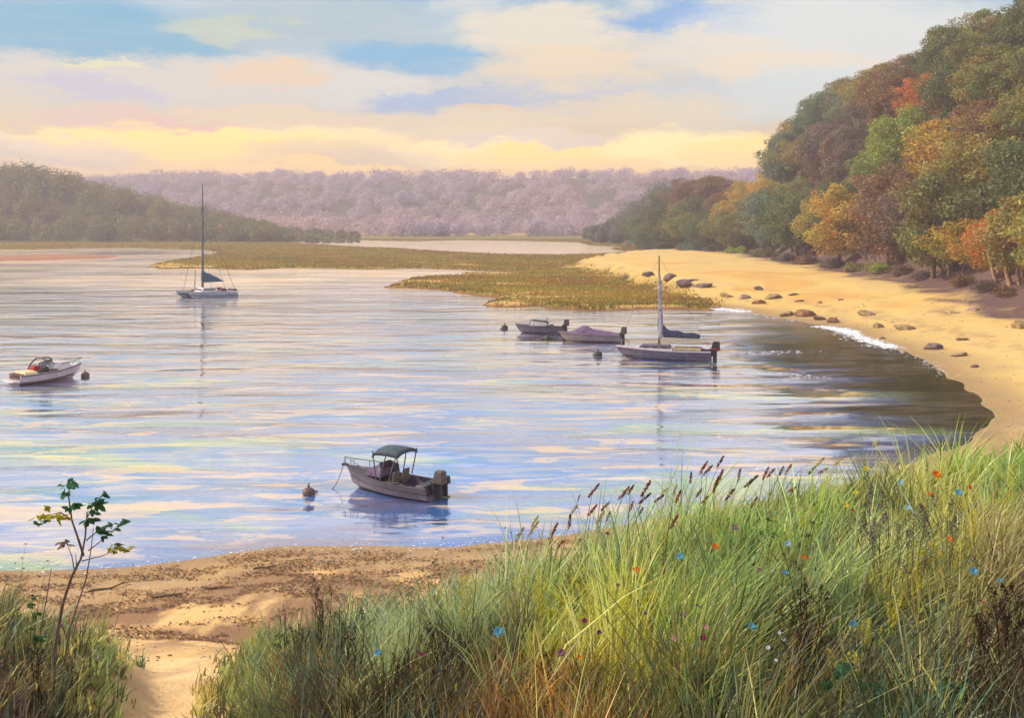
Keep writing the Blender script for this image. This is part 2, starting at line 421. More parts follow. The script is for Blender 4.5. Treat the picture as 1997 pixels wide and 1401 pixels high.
# ------------------------------------------------------------------ water
def water_mat():
    m, T = mat_new("bay_water")
    g = T.new('ShaderNodeNewGeometry').outputs['Position']
    ruff = T.noise(T.mapping(g, scale=(0.045, 0.15, 1), rot=(0, 0, 0.06)), 1.0, 6, 0.66, 0.8)      # ruffled and slick patches
    rm = T.maprange(ruff, 0.46, 0.54)
    w0 = T.noise(T.mapping(g, scale=(0.13, 0.42, 1), rot=(0, 0, 0.05)), 1.0, 1, 0.5, 0.3)
    wA = T.noise(T.mapping(g, scale=(0.035, 0.105, 1), rot=(0, 0, -0.04)), 1.0, 1.0, 0.5, 0.3)
    w0 = T.math('ADD', T.math('MULTIPLY', w0, 0.15), T.math('MULTIPLY', wA, 0.33))
    at = T.new('ShaderNodeAttribute', attribute_name='bed_and_reflection')          # weed and dark bottom, plus the trees' reflection painted into the cove's colour
    w0 = T.math('MULTIPLY', w0, T.maprange(at.outputs['Fac'], 0, 0.8, 1, 0.12))
    w1 = T.noise(T.mapping(g, scale=(0.50, 1.7, 1), rot=(0, 0, 0.1)), 1.0, 4, 0.6, 0.6)
    w2 = T.noise(T.mapping(g, scale=(2.4, 7.0, 1), rot=(0, 0, -0.12)), 1.0, 3, 0.6, 0.3)
    def bump(h, d):
        b = T.new('ShaderNodeBump'); b.inputs['Strength'].default_value = 1.0; b.inputs['Distance'].default_value = d
        T.put(b.inputs['Height'], h)
        return b.outputs[0]
    calm = bump(T.math('ADD', w0, T.math('ADD', T.math('MULTIPLY', w1, 0.007), T.math('MULTIPLY', w2, 0.0006))), 1.0)
    rough = bump(T.math('ADD', w0, T.math('ADD', T.math('MULTIPLY', w1, 0.045), T.math('MULTIPLY', w2, 0.004))), 1.0)
    mv = T.new('ShaderNodeMix', data_type='VECTOR')
    T.put(mv.inputs[0], rm); T.t.links.new(calm, mv.inputs[4]); T.t.links.new(rough, mv.inputs[5])
    nz = T.new('ShaderNodeVectorMath', operation='NORMALIZE'); T.t.links.new(mv.outputs[1], nz.inputs[0])
    nrm = nz.outputs[0]
    body = T.noise(T.mapping(g, scale=(0.05, 0.13, 1), loc=(31, 7, 0)), 1.0, 4, 0.6, 0.7)
    c = T.ramp(body, [(0.34, lin((120, 110, 150))), (0.43, lin((74, 122, 196))), (0.52, lin((70, 130, 210))), (0.60, lin((126, 176, 124)))])
    c = T.mix(at.outputs['Fac'], c, lin((54, 50, 34)))
    ap = T.new('ShaderNodeAttribute', attribute_name='sky_sheen')        # pale sky reflection painted into the lagoon and far water
    sb = T.noise(T.mapping(g, scale=(0.13, 0.44, 1), rot=(0, 0, 0.05), loc=(3, 11, 0)), 1.0, 5, 0.68, 0.8)  # low-sky glow painted into the body colour as cream dabs
    glow_mask = T.math('MULTIPLY', T.maprange(sb, 0.53, 0.575), T.maprange(at.outputs['Fac'], 0, 0.5, 0.62, 0.04))
    pf = T.math('MAXIMUM', ap.outputs['Fac'], glow_mask)
    c = T.mix(pf, c, T.mix(glow_mask, lin((250, 228, 200)), lin((255, 206, 100))))
    df = T.new('ShaderNodeBsdfDiffuse'); T.put(df.inputs[0], c); T.t.links.new(nrm, df.inputs['Normal'])
    gl = T.new('ShaderNodeBsdfGlossy'); gl.inputs['Roughness'].default_value = 0.05; T.t.links.new(nrm, gl.inputs['Normal'])
    T.put(gl.inputs[0], (0.96, 0.975, 1.0))
    lw = T.new('ShaderNodeFresnel'); lw.inputs['IOR'].default_value = 2.6; T.t.links.new(nrm, lw.inputs['Normal'])
    mx = T.new('ShaderNodeMixShader'); T.put(mx.inputs[0], T.math('MULTIPLY', T.math('MULTIPLY', lw.outputs[0], T.maprange(at.outputs['Fac'], 0, 1, 1.8, 0.46)), T.maprange(pf, 0, 1, 1, 0.40), clamp=True))
    T.t.links.new(df.outputs[0], mx.inputs[1]); T.t.links.new(gl.outputs[0], mx.inputs[2])
    o = T.new('ShaderNodeOutputMaterial'); T.t.links.new(mx.outputs[0], o.inputs[0])
    return m
wr_ = np.exp(np.linspace(math.log(12), math.log(1500), 260)); wu = np.linspace(-1.5, 1.5, 260)
WX = wu[None, :] * (wr_[:, None] + 25); WY = np.repeat(wr_[:, None], 260, 1)
wi = np.arange(260 * 260).reshape(260, 260)
wf = np.stack([wi[:-1, :-1], wi[:-1, 1:], wi[1:, 1:], wi[1:, :-1]], -1).reshape(-1, 4)
wx, wy = WX.ravel(), WY.ravel()
edge_x = np.interp(wy, [40, 57, 72, 107, 130, 148, 165], [13, 16, 18, 20, 22, 26, 40])
cn_ = (fbm(wx / 9, wy / 4.5, 91) - 0.5)
bed_and_reflection = sstep(wx - edge_x + cn_ * 16, -1.5, 7.5) * sstep(wy, 40, 58) * (1 - sstep(wy, 148, 162)) * (1 - 0.45 * sstep(fbm(wx / 11, wy / 2.6, 95), 0.56, 0.66) * (1 - sstep(wx - edge_x, 5, 12)))
bed_and_reflection = np.maximum(bed_and_reflection, 0.35 * np.exp(-np.maximum(-sdist(wx, wy, land), 0) / 2.0) * (wy < 60))
sky_sheen = np.maximum((sdist(wx, wy, lagoon) > -4) * 1.0, 0.8 * sstep(wy, 95, 230) * (0.5 + fbm(wx / 30, wy / 18, 99)))
water = mesh_np("water", np.stack([wx, wy, np.zeros_like(wx)], 1), wf, water_mat(), smooth=True, attrs={'bed_and_reflection': np.repeat(bed_and_reflection[:, None], 3, 1), 'sky_sheen': np.repeat(np.clip(sky_sheen, 0, 1)[:, None], 3, 1)})
tag(water, "calm bay water", "water", kind="structure")

# ------------------------------------------------------------------ trees and woods
def leaf_mat(name, rough=0.6, trans=0.35, use_obj=True):
    m, T = mat_new(name)
    at = T.new('ShaderNodeAttribute', attribute_name='tint')
    if use_obj:
        oi = T.new('ShaderNodeObjectInfo')
        c = T.mix(1.0, oi.outputs['Color'], at.outputs['Color'], 'MULTIPLY')
    else:
        c = at.outputs['Color']
    d = T.new('ShaderNodeBsdfDiffuse'); T.put(d.inputs[0], c)
    tr = T.new('ShaderNodeBsdfTranslucent'); T.put(tr.inputs[0], T.mix(1.0, c, (1.1, 1.0, 0.7), 'MULTIPLY'))
    mx = T.new('ShaderNodeMixShader'); mx.inputs[0].default_value = trans
    T.t.links.new(d.outputs[0], mx.inputs[1]); T.t.links.new(tr.outputs[0], mx.inputs[2])
    gl = T.new('ShaderNodeBsdfGlossy'); gl.inputs['Roughness'].default_value = rough; T.put(gl.inputs[0], (0.8, 0.85, 0.8))
    mx2 = T.new('ShaderNodeMixShader'); mx2.inputs[0].default_value = 0.04
    T.t.links.new(mx.outputs[0], mx2.inputs[1]); T.t.links.new(gl.outputs[0], mx2.inputs[2])
    o = T.new('ShaderNodeOutputMaterial'); T.t.links.new(mx2.outputs[0], o.inputs[0])
    return m
M_LEAF = leaf_mat("tree_leaves")
M_WOODS = leaf_mat("woods_leaves", use_obj=False, trans=0.5)
M_BARK = simple_mat("bark", (128, 104, 78), 0.9, c2=(82, 66, 54), scale=3)
M_BARK_PALE = simple_mat("pale_bark", (196, 160, 112), 0.9, c2=(128, 104, 80), scale=3)

def quads(centres, nrm, length, width, rg):
    """leaf-stroke quads: centre, a facing direction, length and width arrays -> verts, faces"""
    n = len(centres)
    a = rg.normal(size=(n, 3)); a -= (a * nrm).sum(1)[:, None] * nrm
    a /= np.linalg.norm(a, axis=1)[:, None] + 1e-9
    b = np.cross(nrm, a)
    L = length[:, None] * 0.5; Wd = width[:, None] * 0.5
    v = np.stack([centres - a * L, centres + b * Wd - a * L * 0.1, centres + a * L, centres - b * Wd + a * L * 0.1], 1).reshape(-1, 3)
    f = np.arange(n * 4).reshape(n, 4)
    return v, f
def unit(v):
    return v / (np.linalg.norm(v, axis=1)[:, None] + 1e-9)

def crown_geo(rg, R=1.0, H=1.0, nb=46, nl=85, leaf=0.075, low=0.22, tintspread=0.13, flat=1.0):
    """a crown of leaf clumps in a unit tree (height 1): returns verts, faces, tint"""
    vs, cs = [], []
    for i in range(nb):
        # clumps sit on the outer shell of an uneven egg
        ph = rg.uniform(0, 2 * math.pi); zz = rg.uniform(-0.85, 1.0)
        rr = math.sqrt(max(0, 1 - zz * zz)) * rg.uniform(0.55, 1.08)
        cz = low + (1 - low) * 0.5 * (1 + zz * rg.uniform(0.82, 1.0)) * 0.97
        wob = 1 + 0.25 * math.sin(ph * 2 + i) + 0.15 * math.sin(ph * 5)
        c = np.array([rr * math.cos(ph) * R * wob, rr * math.sin(ph) * R * wob * flat, cz])
        br = rg.uniform(0.10, 0.20) * (1 - 0.3 * max(zz, 0))
        k = int(nl * (br / 0.15) ** 1.6)
        p = unit(rg.normal(size=(k, 3))) * (rg.uniform(0.25, 1.0, size=(k, 1)) ** 0.5)
        p = p * np.array([br, br, br * 0.72]) + c
        nr = unit((p - c) / br * 0.7 + rg.normal(size=(k, 3)) * 0.5 + np.array([0, 0, 0.45]))
        v, f = quads(p, nr, leaf * rg.uniform(0.6, 1.5, k), leaf * rg.uniform(0.3, 0.6, k), rg)
        t0 = np.array([1 + rg.normal() * tintspread, 1 + rg.normal() * tintspread * 0.55, 1 + rg.normal() * tintspread * 0.5]).clip(0.4, 1.9)
        t = t0 * (1 + rg.normal(size=(k, 1)) * 0.16).clip(0.5, 1.6)
        vs.append(v); cs.append(np.repeat(t, 4, 0))
    v = np.concatenate(vs); c = np.concatenate(cs)
    return v, np.arange(len(v)).reshape(-1, 4), c

def tube_geo(pts, rad, sides=6):
    """tapered tube along a polyline -> verts, faces (quads)"""
    pts = [Vector(p) for p in pts]
    V_, F_ = [], []
    for i, p in enumerate(pts):
        t = (pts[min(i + 1, len(pts) - 1)] - pts[max(i - 1, 0)]).normalized()
        up = Vector((0, 0, 1)) if abs(t.z) < 0.9 else Vector((1, 0, 0))
        a = t.cross(up).normalized(); b = t.cross(a)
        for k in range(sides):
            an = 2 * math.pi * k / sides
            V_.append(tuple(p + (a * math.cos(an) + b * math.sin(an)) * rad[i]))
    for i in range(len(pts) - 1):
        for k in range(sides):
            k2 = (k + 1) % sides
            F_.append((i * sides + k, i * sides + k2, (i + 1) * sides + k2, (i + 1) * sides + k))
    return V_, F_
def merge_geo(parts):
    V_, F_, o = [], [], 0
    for v, f in parts:
        V_ += [tuple(q) for q in v]; F_ += [tuple(i + o for i in q) for q in f]; o += len(v)
    return V_, F_
def limb_path(rg, p0, d, L, n=5, wander=0.18, lift=0.05):
    pts = [Vector(p0)]; d = Vector(d).normalized()
    for i in range(n):
        d = (d + Vector(rg.normal(size=3)) * wander + Vector((0, 0, lift))).normalized()
        pts.append(pts[-1] + d * L / n)
    return pts

tree_protos = []
for k in range(7):
    rg = np.random.default_rng(100 + k)
    R = [0.40, 0.34, 0.46, 0.38, 0.30, 0.44, 0.36][k]
    v, f, c = crown_geo(rg, R=R, nb=58, nl=150, leaf=0.040, low=[.16, .2, .26, .1, .12, .3, .2][k])
    parts = []
    tp = limb_path(rg, (0, 0, -0.06), (rg.normal() * 0.08, rg.normal() * 0.08, 1), 0.72, 6, 0.07)
    parts.append(tube_geo(tp, np.linspace(0.026, 0.010, 7), 7))
    for q in range(7):
        b0 = tp[2 + q % 4]
        an = q * 2.4 + rg.uniform(0, 0.6)
        lp = limb_path(rg, b0, (math.cos(an), math.sin(an), 0.75), rg.uniform(0.22, 0.4), 4, 0.15)
        parts.append(tube_geo(lp, np.linspace(0.011, 0.003, 5), 5))
    tree_protos.append((v, f, c, merge_geo(parts)))
_tree_mesh = {}
def make_tree(name, k, loc, h, rz, colr, label, cat, group, bark=None, parent_to=None, wide=1.0):
    root = empty(name, loc, rz, label=label, cat=cat, group=group)
    v, f, c, tg = tree_protos[k]
    if k not in _tree_mesh:
        a = mesh_np("crown", v, f, M_LEAF, attrs={'tint': c}, parent=root)
        b = mesh_np("trunk", tg[0], tg[1], M_BARK, smooth=True, parent=root)
        _tree_mesh[k] = (a, b)
    else:
        a = _tree_mesh[k][0].copy(); link(a); a.parent = root
        b = _tree_mesh[k][1].copy(); link(b); b.parent = root
    for o in (a, b):
        o.scale = (h * wide, h * wide, h)
    a.color = (*colr, 1)
    return root

PAL = { # name: albedo in display colour
    'dark green': (80, 90, 48), 'olive green': (126, 116, 52), 'blue green': (86, 104, 82), 'plum brown': (100, 86, 76),
    'russet': (126, 98, 56), 'orange': (188, 120, 46), 'golden yellow': (176, 150, 52), 'lime green': (134, 148, 56),
    'grey green': (112, 118, 92), 'brown': (112, 86, 56), 'mossy green': (108, 108, 52)}
# colour patches of the wooded hill as the photograph shows them
PATCH = [(1890, 60, 'mossy green'), (1960, 60, 'dark green'), (1830, 120, 'dark green'), (1750, 150, 'russet'), (1700, 170, 'olive green'), (1640, 190, 'grey green'),
    (1590, 230, 'blue green'), (1560, 270, 'olive green'), (1700, 220, 'plum brown'), (1640, 270, 'plum brown'), (1790, 190, 'orange'), (1830, 240, 'golden yellow'),
    (1790, 250, 'lime green'), (1900, 200, 'olive green'), (1960, 180, 'mossy green'), (1900, 250, 'brown'), (1960, 300, 'dark green'), (1530, 300, 'blue green'),
    (1570, 320, 'blue green'), (1600, 350, 'brown'), (1680, 330, 'plum brown'), (1740, 270, 'lime green'), (1720, 300, 'lime green'), (1800, 320, 'brown'), (1870, 330, 'plum brown'), (1930, 370, 'grey green'),
    (1640, 380, 'dark green'), (1600, 420, 'olive green'), (1680, 430, 'russet'), (1740, 400, 'brown'), (1650, 470, 'brown'), (1790, 390, 'plum brown'), (1840, 430, 'mossy green'),
    (1930, 400, 'orange'), (1900, 440, 'golden yellow'), (1860, 470, 'olive green'), (1950, 470, 'olive green'), (1790, 460, 'grey green'), (1730, 480, 'lime green'), (1550, 440, 'dark green'),
    (1500, 430, 'blue green'), (1450, 400, 'golden yellow'), (1400, 380, 'brown'), (1380, 420, 'dark green'), (1330, 440, 'mossy green'), (1290, 420, 'dark green'), (1460, 350, 'russet'), (1520, 350, 'golden yellow'),
    (1350, 350, 'brown'), (1430, 470, 'mossy green'), (1480, 470, 'olive green'), (1560, 380, 'mossy green')]
PX = np.array([p[0] for p in PATCH]); PY = np.array([p[1] for p in PATCH])
def to_px(x, y, z):
    return CX + FPX * x / y, HY + FPX * (CAMZ - z) / y
# scatter over the hillside, front row first
cand = []
rg = np.random.default_rng(21)
for it in range(9000):
    y = math.exp(rg.uniform(math.log(118), math.log(520)))
    bx = float(np.interp(y, BASE_Y, BASE_X))
    d = rg.uniform(1, 62)
    x = bx + d
    px = CX + FPX * x / y
    if px > 2330 or px < 1235: continue
    cand.append((x, y, d, px))
picked = []
def too_near(x, y, r):
    return any((x - a) ** 2 + ((y - b) * 0.8) ** 2 < (r * 0.5 + s * 0.5) ** 2 for a, b, s in picked)
cx_ = np.array([c[0] for c in cand]); cy_ = np.array([c[1] for c in cand])
ch = height(cx_, cy_); ca = allowed(cx_, cy_)
trees = []
for i, (x, y, d, px) in enumerate(cand):
    room = ca[i] - ch[i]
    if room < 3.5: continue
    h = min(room * 1.02, rg.uniform(8.5, 17))
    sp = h * 0.56
    if too_near(x, y, sp): continue
    picked.append((x, y, sp))
    trees.append((x, y, ch[i], h, d))
    if len(trees) >= 470: break
# keep those that show: walk from near to far and test the crown against nearer ones
trees.sort(key=lambda t: t[1])
cover = np.zeros((140, 240), dtype=np.int16)
kept = []
for x, y, z, h, d in trees:
    pcx, pcy = to_px(x, y, z + h * 0.62)
    rx, ry = h * 0.36 / y * FPX, h * 0.40 / y * FPX
    x0, x1 = int(max(0, (pcx - rx) / 10)), int(min(239, (pcx + rx) / 10)); y0, y1 = int(max(0, (pcy - ry) / 10)), int(min(139, (pcy + ry) / 10))
    if x1 <= x0 or y1 <= y0: continue
    win = cover[y0:y1 + 1, x0:x1 + 1]
    if (win >= 4).mean() > 0.9: continue
    win += 1
    kept.append((x, y, z, h, d, pcx, pcy))
print("hill trees", len(kept))
ORD = ["", "second ", "third ", "fourth ", "fifth ", "sixth ", "seventh ", "eighth ", "ninth ", "tenth ", "eleventh ", "twelfth ", "thirteenth ", "fourteenth ", "fifteenth ", "sixteenth ", "seventeenth ", "eighteenth ", "nineteenth ", "twentieth "] + ["twenty-%s " % q for q in "first second third fourth fifth sixth seventh eighth ninth".split()] + ["thirtieth "] + ["thirty-%s " % q for q in "first second third fourth fifth sixth seventh eighth ninth".split()] + ["%s-%s " % (t_, q) for t_ in ("forty", "fifty", "sixty") for q in "first second third fourth fifth sixth seventh eighth ninth".split()]
bucket = {}
ori = {min(kept, key=lambda t: (t[5] - a) ** 2 + (t[6] - b) ** 2)[:2]: c for a, b, c in ((1935, 395, 'orange'), (1905, 375, 'orange'), (1965, 430, 'olive green'), (1885, 450, 'golden yellow'), (1855, 440, 'golden yellow'), (1920, 300, 'olive green'), (1700, 400, 'russet'), (1960, 200, 'olive green'), (1880, 180, 'golden yellow'), (1640, 430, 'golden yellow'), (1800, 200, 'orange'), (1835, 245, 'golden yellow'))}
for t in kept:
    x, y, z, h, d, pcx, pcy = t
    j = int(np.argmin((PX - pcx) ** 2 + (PY - pcy) ** 2 + rg.uniform(0, 900, len(PX))))
    cname = ori.get((x, y), PATCH[j][2])
    place = ("at the sand edge under the right hill" if d < 9 else "low on the right hill" if pcy > 330 else "high on the right hill" if pcy < 190 else "halfway up the right hill") if pcx > 1500 else "in the low grove left of the hill"
    if pcx > 2000: place = "on the far right shoulder of the hill"
    bucket.setdefault((cname, place), []).append(t)
for (cname, place), ts in bucket.items():
    ts.sort(key=lambda t: t[5])
    for i, (x, y, z, h, d, pcx, pcy) in enumerate(ts):
        if len(ts) == 1: lab = "the only %s tree %s" % (cname, place)
        else: lab = "%s%s tree from the left %s" % (ORD[i] if i else "first ", cname, place)
        c = np.array(lin(PAL[cname], 1.2 if cname in ('orange', 'golden yellow', 'lime green', 'russet') else 1.65)) * (1 + rg.normal() * 0.08)
        make_tree("broadleaf_tree", int(rg.integers(7)), (x, y, z - 0.3), h, rg.uniform(0, 6.28), tuple(c.clip(0.01, 0.9)), lab, "tree", "broadleaf trees of the right hill", wide=rg.uniform(0.95, 1.25))

# bare leaning trunks at the foot of the hill
def bare_tree(px, py, topx, topy, r, label, seed):
    p = hit(px, py); y = p.y
    top = Vector(((topx - CX) / FPX * y, y + 1.0, CAMZ + (HY - topy) / FPX * y))
    rg = np.random.default_rng(seed)
    root = empty("bare_tree", p, label=label, cat="tree", group="leaning trunks under the hill edge")
    d = top - p; L = d.length
    pts = [Vector((0, 0, -0.3))] + [d * t + Vector(rg.normal(size=3)) * 0.02 * L for t in (0.25, 0.5, 0.75)] + [d]
    v, f = tube_geo(pts, [r, r * 0.85, r * 0.7, r * 0.5, r * 0.3], 8)
    mesh_np("trunk", v, f, M_BARK_PALE, smooth=True, parent=root)
    for q in range(3):
        b0 = d * (0.45 + 0.17 * q)
        lp = limb_path(rg, b0, (rg.normal(), rg.normal() * 0.5, 1.2), L * 0.5, 4, 0.12)
        v, f = tube_geo(lp, np.linspace(r * 0.4, r * 0.1, 5), 5)
        mesh_np("limb", v, f, M_BARK_PALE, smooth=True, parent=root)
for i, a in enumerate([(1838, 533, 1812, 440, .32, "tan trunk leaning left at the sand edge beside the dark hollow"),
    (1850, 535, 1846, 450, .22, "thin upright tan trunk close behind the leaning tan trunk"),
    (1945, 552, 1918, 450, .34, "grey brown trunk leaning left under the orange tree"),
    (1972, 558, 1950, 455, .40, "thick pale trunk leaning left, second from the right edge of the hill foot"),
    (1990, 556, 1982, 460, .32, "upright pale trunk at the right edge of the hill foot"),
    (1805, 522, 1790, 462, .16, "slim brown trunk left of the leaning tan trunk")]):
    bare_tree(*a, 300 + i)

# low shrubs along the sand edge
def shrub_geo(seed, n=1500, leaf=0.13):
    rg = np.random.default_rng(seed)
    p = unit(rg.normal(size=(n, 3))) * rg.uniform(0.4, 1, (n, 1)) ** 0.5 * np.array([1, 0.8, 0.75]); p[:, 2] = np.abs(p[:, 2])
    p *= 1 + 0.22 * np.sin(p[:, :1] * 7 + seed) 
    v, f = quads(p, unit(p + rg.normal(size=(n, 3)) * 0.6), leaf * rg.uniform(0.6, 1.6, n), leaf * rg.uniform(0.3, 0.6, n), rg)
    t = (1 + (fbm(p[:, 0] * 3 + 9, p[:, 2] * 3 + seed, seed) - 0.5) * 1.1)[:, None] * (1 + rg.normal(size=(n, 3)) * 0.1)
    return v, f, np.repeat(t.clip(0.3, 1.8), 4, 0)
shrub_meshes = []
SH = [(1490, 497, 24, 'mossy green'), (1530, 505, 26, 'plum brown'), (1575, 512, 28, 'brown'), (1625, 518, 30, 'plum brown'), (1672, 524, 28, 'olive green'), (1715, 528, 30, 'lime green'),
      (1760, 532, 30, 'brown'), (1800, 540, 26, 'plum brown'), (1880, 553, 34, 'brown'), (1925, 562, 30, 'plum brown'), (1440, 490, 22, 'lime green'), (1395, 486, 24, 'dark green'), (1345, 484, 26, 'blue green'),
      (1300, 482, 26, 'dark green'), (1268, 482, 22, 'blue green'), (1960, 572, 30, 'brown'), (1235, 474, 18, 'grey green'), (1205, 470, 20, 'grey green'), (1178, 467, 18, 'blue green')]
NEXT = ["a dark grove shrub", ]
for i, (px, py, w, cn) in enumerate(SH):
    p = hit(px, py + 4)
    s = w / FPX * p.y
    where = ["where the hill begins", "just right of the hill's left end", "below the steep left flank", "under the tall blue green trees", "at mid edge of the sand", "under the lime patch",
             "left of the leaning tan trunk", "at the foot of the slim brown trunk", "between the two groups of trunks", "below the orange tree", "at the back of the beach",
             "at the right end of the low grove", "in the middle of the low grove", "behind the sailboat mast", "at the left end of the low grove", "at the right edge by the pale trunks",
             "on the point beyond the lagoon", "left of the low grove by the lagoon", "at the far left tip of the right shore"][i]
    root = empty("shrub", p, rng.uniform(0, 6), label="rounded %s shrub %s" % (cn, where), cat="shrub", group="shrubs along the foot of the hill")
    if i < 4:
        v, f, c = shrub_geo(400 + i)
        o = mesh_np("crown", v, f, M_LEAF, attrs={'tint': c}, parent=root); shrub_meshes.append(o)
        st = mesh_np("stem", *merge_geo([tube_geo(limb_path(rng, (0, 0, -0.2), (math.cos(a), math.sin(a), 1.2), 0.8, 4), np.linspace(0.04, 0.012, 5), 5) for a in (0, 2, 4)]), M_BARK, parent=root)
        if i == 0: shrub_stem = st
    else:
        o = shrub_meshes[i % 4].copy(); link(o); o.parent = root
        st = shrub_stem.copy(); link(st); st.parent = root
    o.scale = (s * 1.25, s, s * 0.8); st.scale = (s, s, s)
    o.color = (*lin(PAL[cn], 1.3), 1)

# far woods: left shore hill and the long ridge
def woods(name, label, xs, ys, hs, cols, n_leaf, leaf, seed, rad=0.5, mat=None):
    rg = np.random.default_rng(seed)
    vs, cs = [], []
    zs = height(xs, ys)
    for x, y, z, h, c in zip(xs, ys, zs, hs, cols):
        k = n_leaf
        p = unit(rg.normal(size=(k, 3))) * rg.uniform(0.3, 1, (k, 1)) ** 0.5
        p = p * np.array([h * rad, h * rad, h * 0.52]) + np.array([x, y, z + h * 0.48])
        v, f = quads(p, unit(unit(p - np.array([x, y, z + h * 0.3])) + rg.normal(size=(k, 3)) * 0.22), leaf * rg.uniform(0.6, 1.5, k), leaf * rg.uniform(0.35, 0.8, k), rg)
        t = np.array(c) * (1 + rg.normal(size=(k, 1)) * 0.08).clip(0.5, 1.6)
        vs.append(v); cs.append(np.repeat(t, 4, 0))
    v = np.concatenate(vs)
    o = mesh_np(name, v, np.arange(len(v)).reshape(-1, 4), mat or M_WOODS, attrs={'tint': np.concatenate(cs)})
    return tag(o, label, "woods", kind="stuff")
rg = np.random.default_rng(5)
n = 620
ys = rg.uniform(605, 800, n); pxs = rg.uniform(-160, 700, n); xs = (pxs - CX) / FPX * ys
hs = rg.uniform(9, 16, n) * np.clip((800 - pxs) / 420, 0.35, 1)
ok = sdist(xs, ys, land) > 6
cc = [np.array(lin([(96, 102, 48), (90, 92, 46), (106, 106, 50), (98, 86, 50), (82, 94, 50)][int(q)], 1.65)) for q in rg.integers(0, 5, n)]
woods("far_woods", "olive wooded hill on the left shore behind the catamaran", xs[ok], ys[ok], hs[ok], [c for c, q in zip(cc, ok) if q], 150, 1.7, 1)
n = 900
ys = rg.uniform(800, 1500, n); pxs = rg.uniform(60, 1560, n); xs = (pxs - CX) / FPX * ys
hs = rg.uniform(9, 17, n)
ok = sdist(xs, ys, land) > 6
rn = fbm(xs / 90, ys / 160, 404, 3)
cc = [np.array(lin((160, 142, 160))) * 1.45 * (1 + (q_ - .5) * np.array([.5, .2, -.2])) for q_ in rn]  # lavender of the distant haze painted into the leaf colour
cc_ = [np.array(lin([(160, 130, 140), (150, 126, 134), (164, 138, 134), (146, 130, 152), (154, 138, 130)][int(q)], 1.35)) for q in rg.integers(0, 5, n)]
woods("ridge_woods", "wooded ridge tinted haze mauve across the far side of the bay", xs[ok], ys[ok], hs[ok], [c for c, q in zip(cc, ok) if q], 200, 2.4, 2, rad=0.8)
# the dim grove beyond the lagoon, left of the green one
n = 60
ys = rg.uniform(560, 760, n); pxs = rg.uniform(1140, 1300, n); xs = (pxs - CX) / FPX * ys
hs = rg.uniform(10, 19, n) * np.clip((pxs - 1080) / 150, 0.4, 1)
ok = sdist(xs, ys, land) > 2
ok &= -sdist(xs, ys, lagoon) > 2
woods("lagoon_woods", "dim grey green wood at the right end of the pale lagoon", xs[ok], ys[ok], hs[ok], [np.array(lin((92, 100, 76)))] * int(ok.sum()), 420, 1.5, 3)

# marsh grass, two tones of short upright blades
def blades(bx, by, bz, h, w, lean, colr, rg, bend=0.35):
    """three-quad blades facing roughly the bay"""
    n = len(bx)
    an = rg.normal(size=n) * 0.7
    ax, ay = np.cos(an) * w, np.sin(an) * w
    base = np.stack([bx, by, bz], 1)
    lv = np.stack([lean[:, 0], lean[:, 1], np.zeros(n)], 1)
    out = []
    for t, ww in ((0, 1.0), (0.45, 0.85), (0.8, 0.5), (1.0, 0.08)):
        c = base + lv * (t ** 1.8)[None] * h[:, None] if False else base + lv * (t ** 1.8) * h[:, None] + np.array([0, 0, 1]) * (t * (1 - bend * 0.25 * t)) * h[:, None]
        s = np.stack([ax * ww * 0.5, ay * ww * 0.5, np.zeros(n)], 1)
        out += [c - s, c + s]
    v = np.stack(out, 1).reshape(-1, 3)
    i = np.arange(n)[:, None] * 8
    f = np.concatenate([i + np.array([[0, 1, 3, 2]]), i + np.array([[2, 3, 5, 4]]), i + np.array([[4, 5, 7, 6]])], 0)
    c = np.repeat(colr, 8, 0)
    return v, f, c
M_GRASS = leaf_mat("grass_blades", rough=0.45, trans=0.35, use_obj=False)
rg = np.random.default_rng(9)
n = 240000
ys = np.exp(rg.uniform(math.log(140), math.log(720), n)); pxs = rg.uniform(-60, 1420, n); xs = (pxs - CX) / FPX * ys
zs = height(xs, ys)
sl = np.minimum(sdist(xs, ys, land), -sdist(xs, ys, lagoon))
mk = marsh_mask(xs, ys, pxs)
ok = (sl > 0.6) & (zs > 0.05) & (zs < 1.4) & (rg.uniform(0, 1, n) < mk * (1 - 0.92 * sand_gap(xs, ys, zs)))
xs, ys, zs, pxs = xs[ok], ys[ok], zs[ok], pxs[ok]
n = len(xs)
nn = fbm(xs / 12, ys / 12, 77)
tones = np.array([lin(c) for c in [(176, 156, 64), (152, 146, 60), (182, 148, 62), (162, 124, 60), (136, 144, 60)]])
ti = np.clip((nn * 7 - 1 + rg.normal(size=n) * 0.5).astype(int), 0, 4)
mc = tones[ti] * (1 + rg.normal(size=(n, 1)) * 0.15).clip(0.5, 1.5)
mc *= (0.6 + 0.4 * sstep(sl[ok], 0.5, 5))[:, None] * (0.72 + 0.6 * fbm(xs / 40, ys / 5, 78))[:, None]
hh = rg.uniform(0.2, 0.5, n) * (0.55 + 0.9 * fbm(xs / 9, ys / 9, 33)); ww = 0.0012 * ys * rg.uniform(0.6, 1.3, n)
v, f, c = blades(xs, ys, zs - 0.03, hh, ww, rg.normal(size=(n, 2)) * 0.25, mc, rg)
tag(mesh_np("marsh_grass", v, f, M_GRASS, attrs={'tint': c}), "low olive and gold marsh grass on the flats", "marsh grass", kind="stuff")

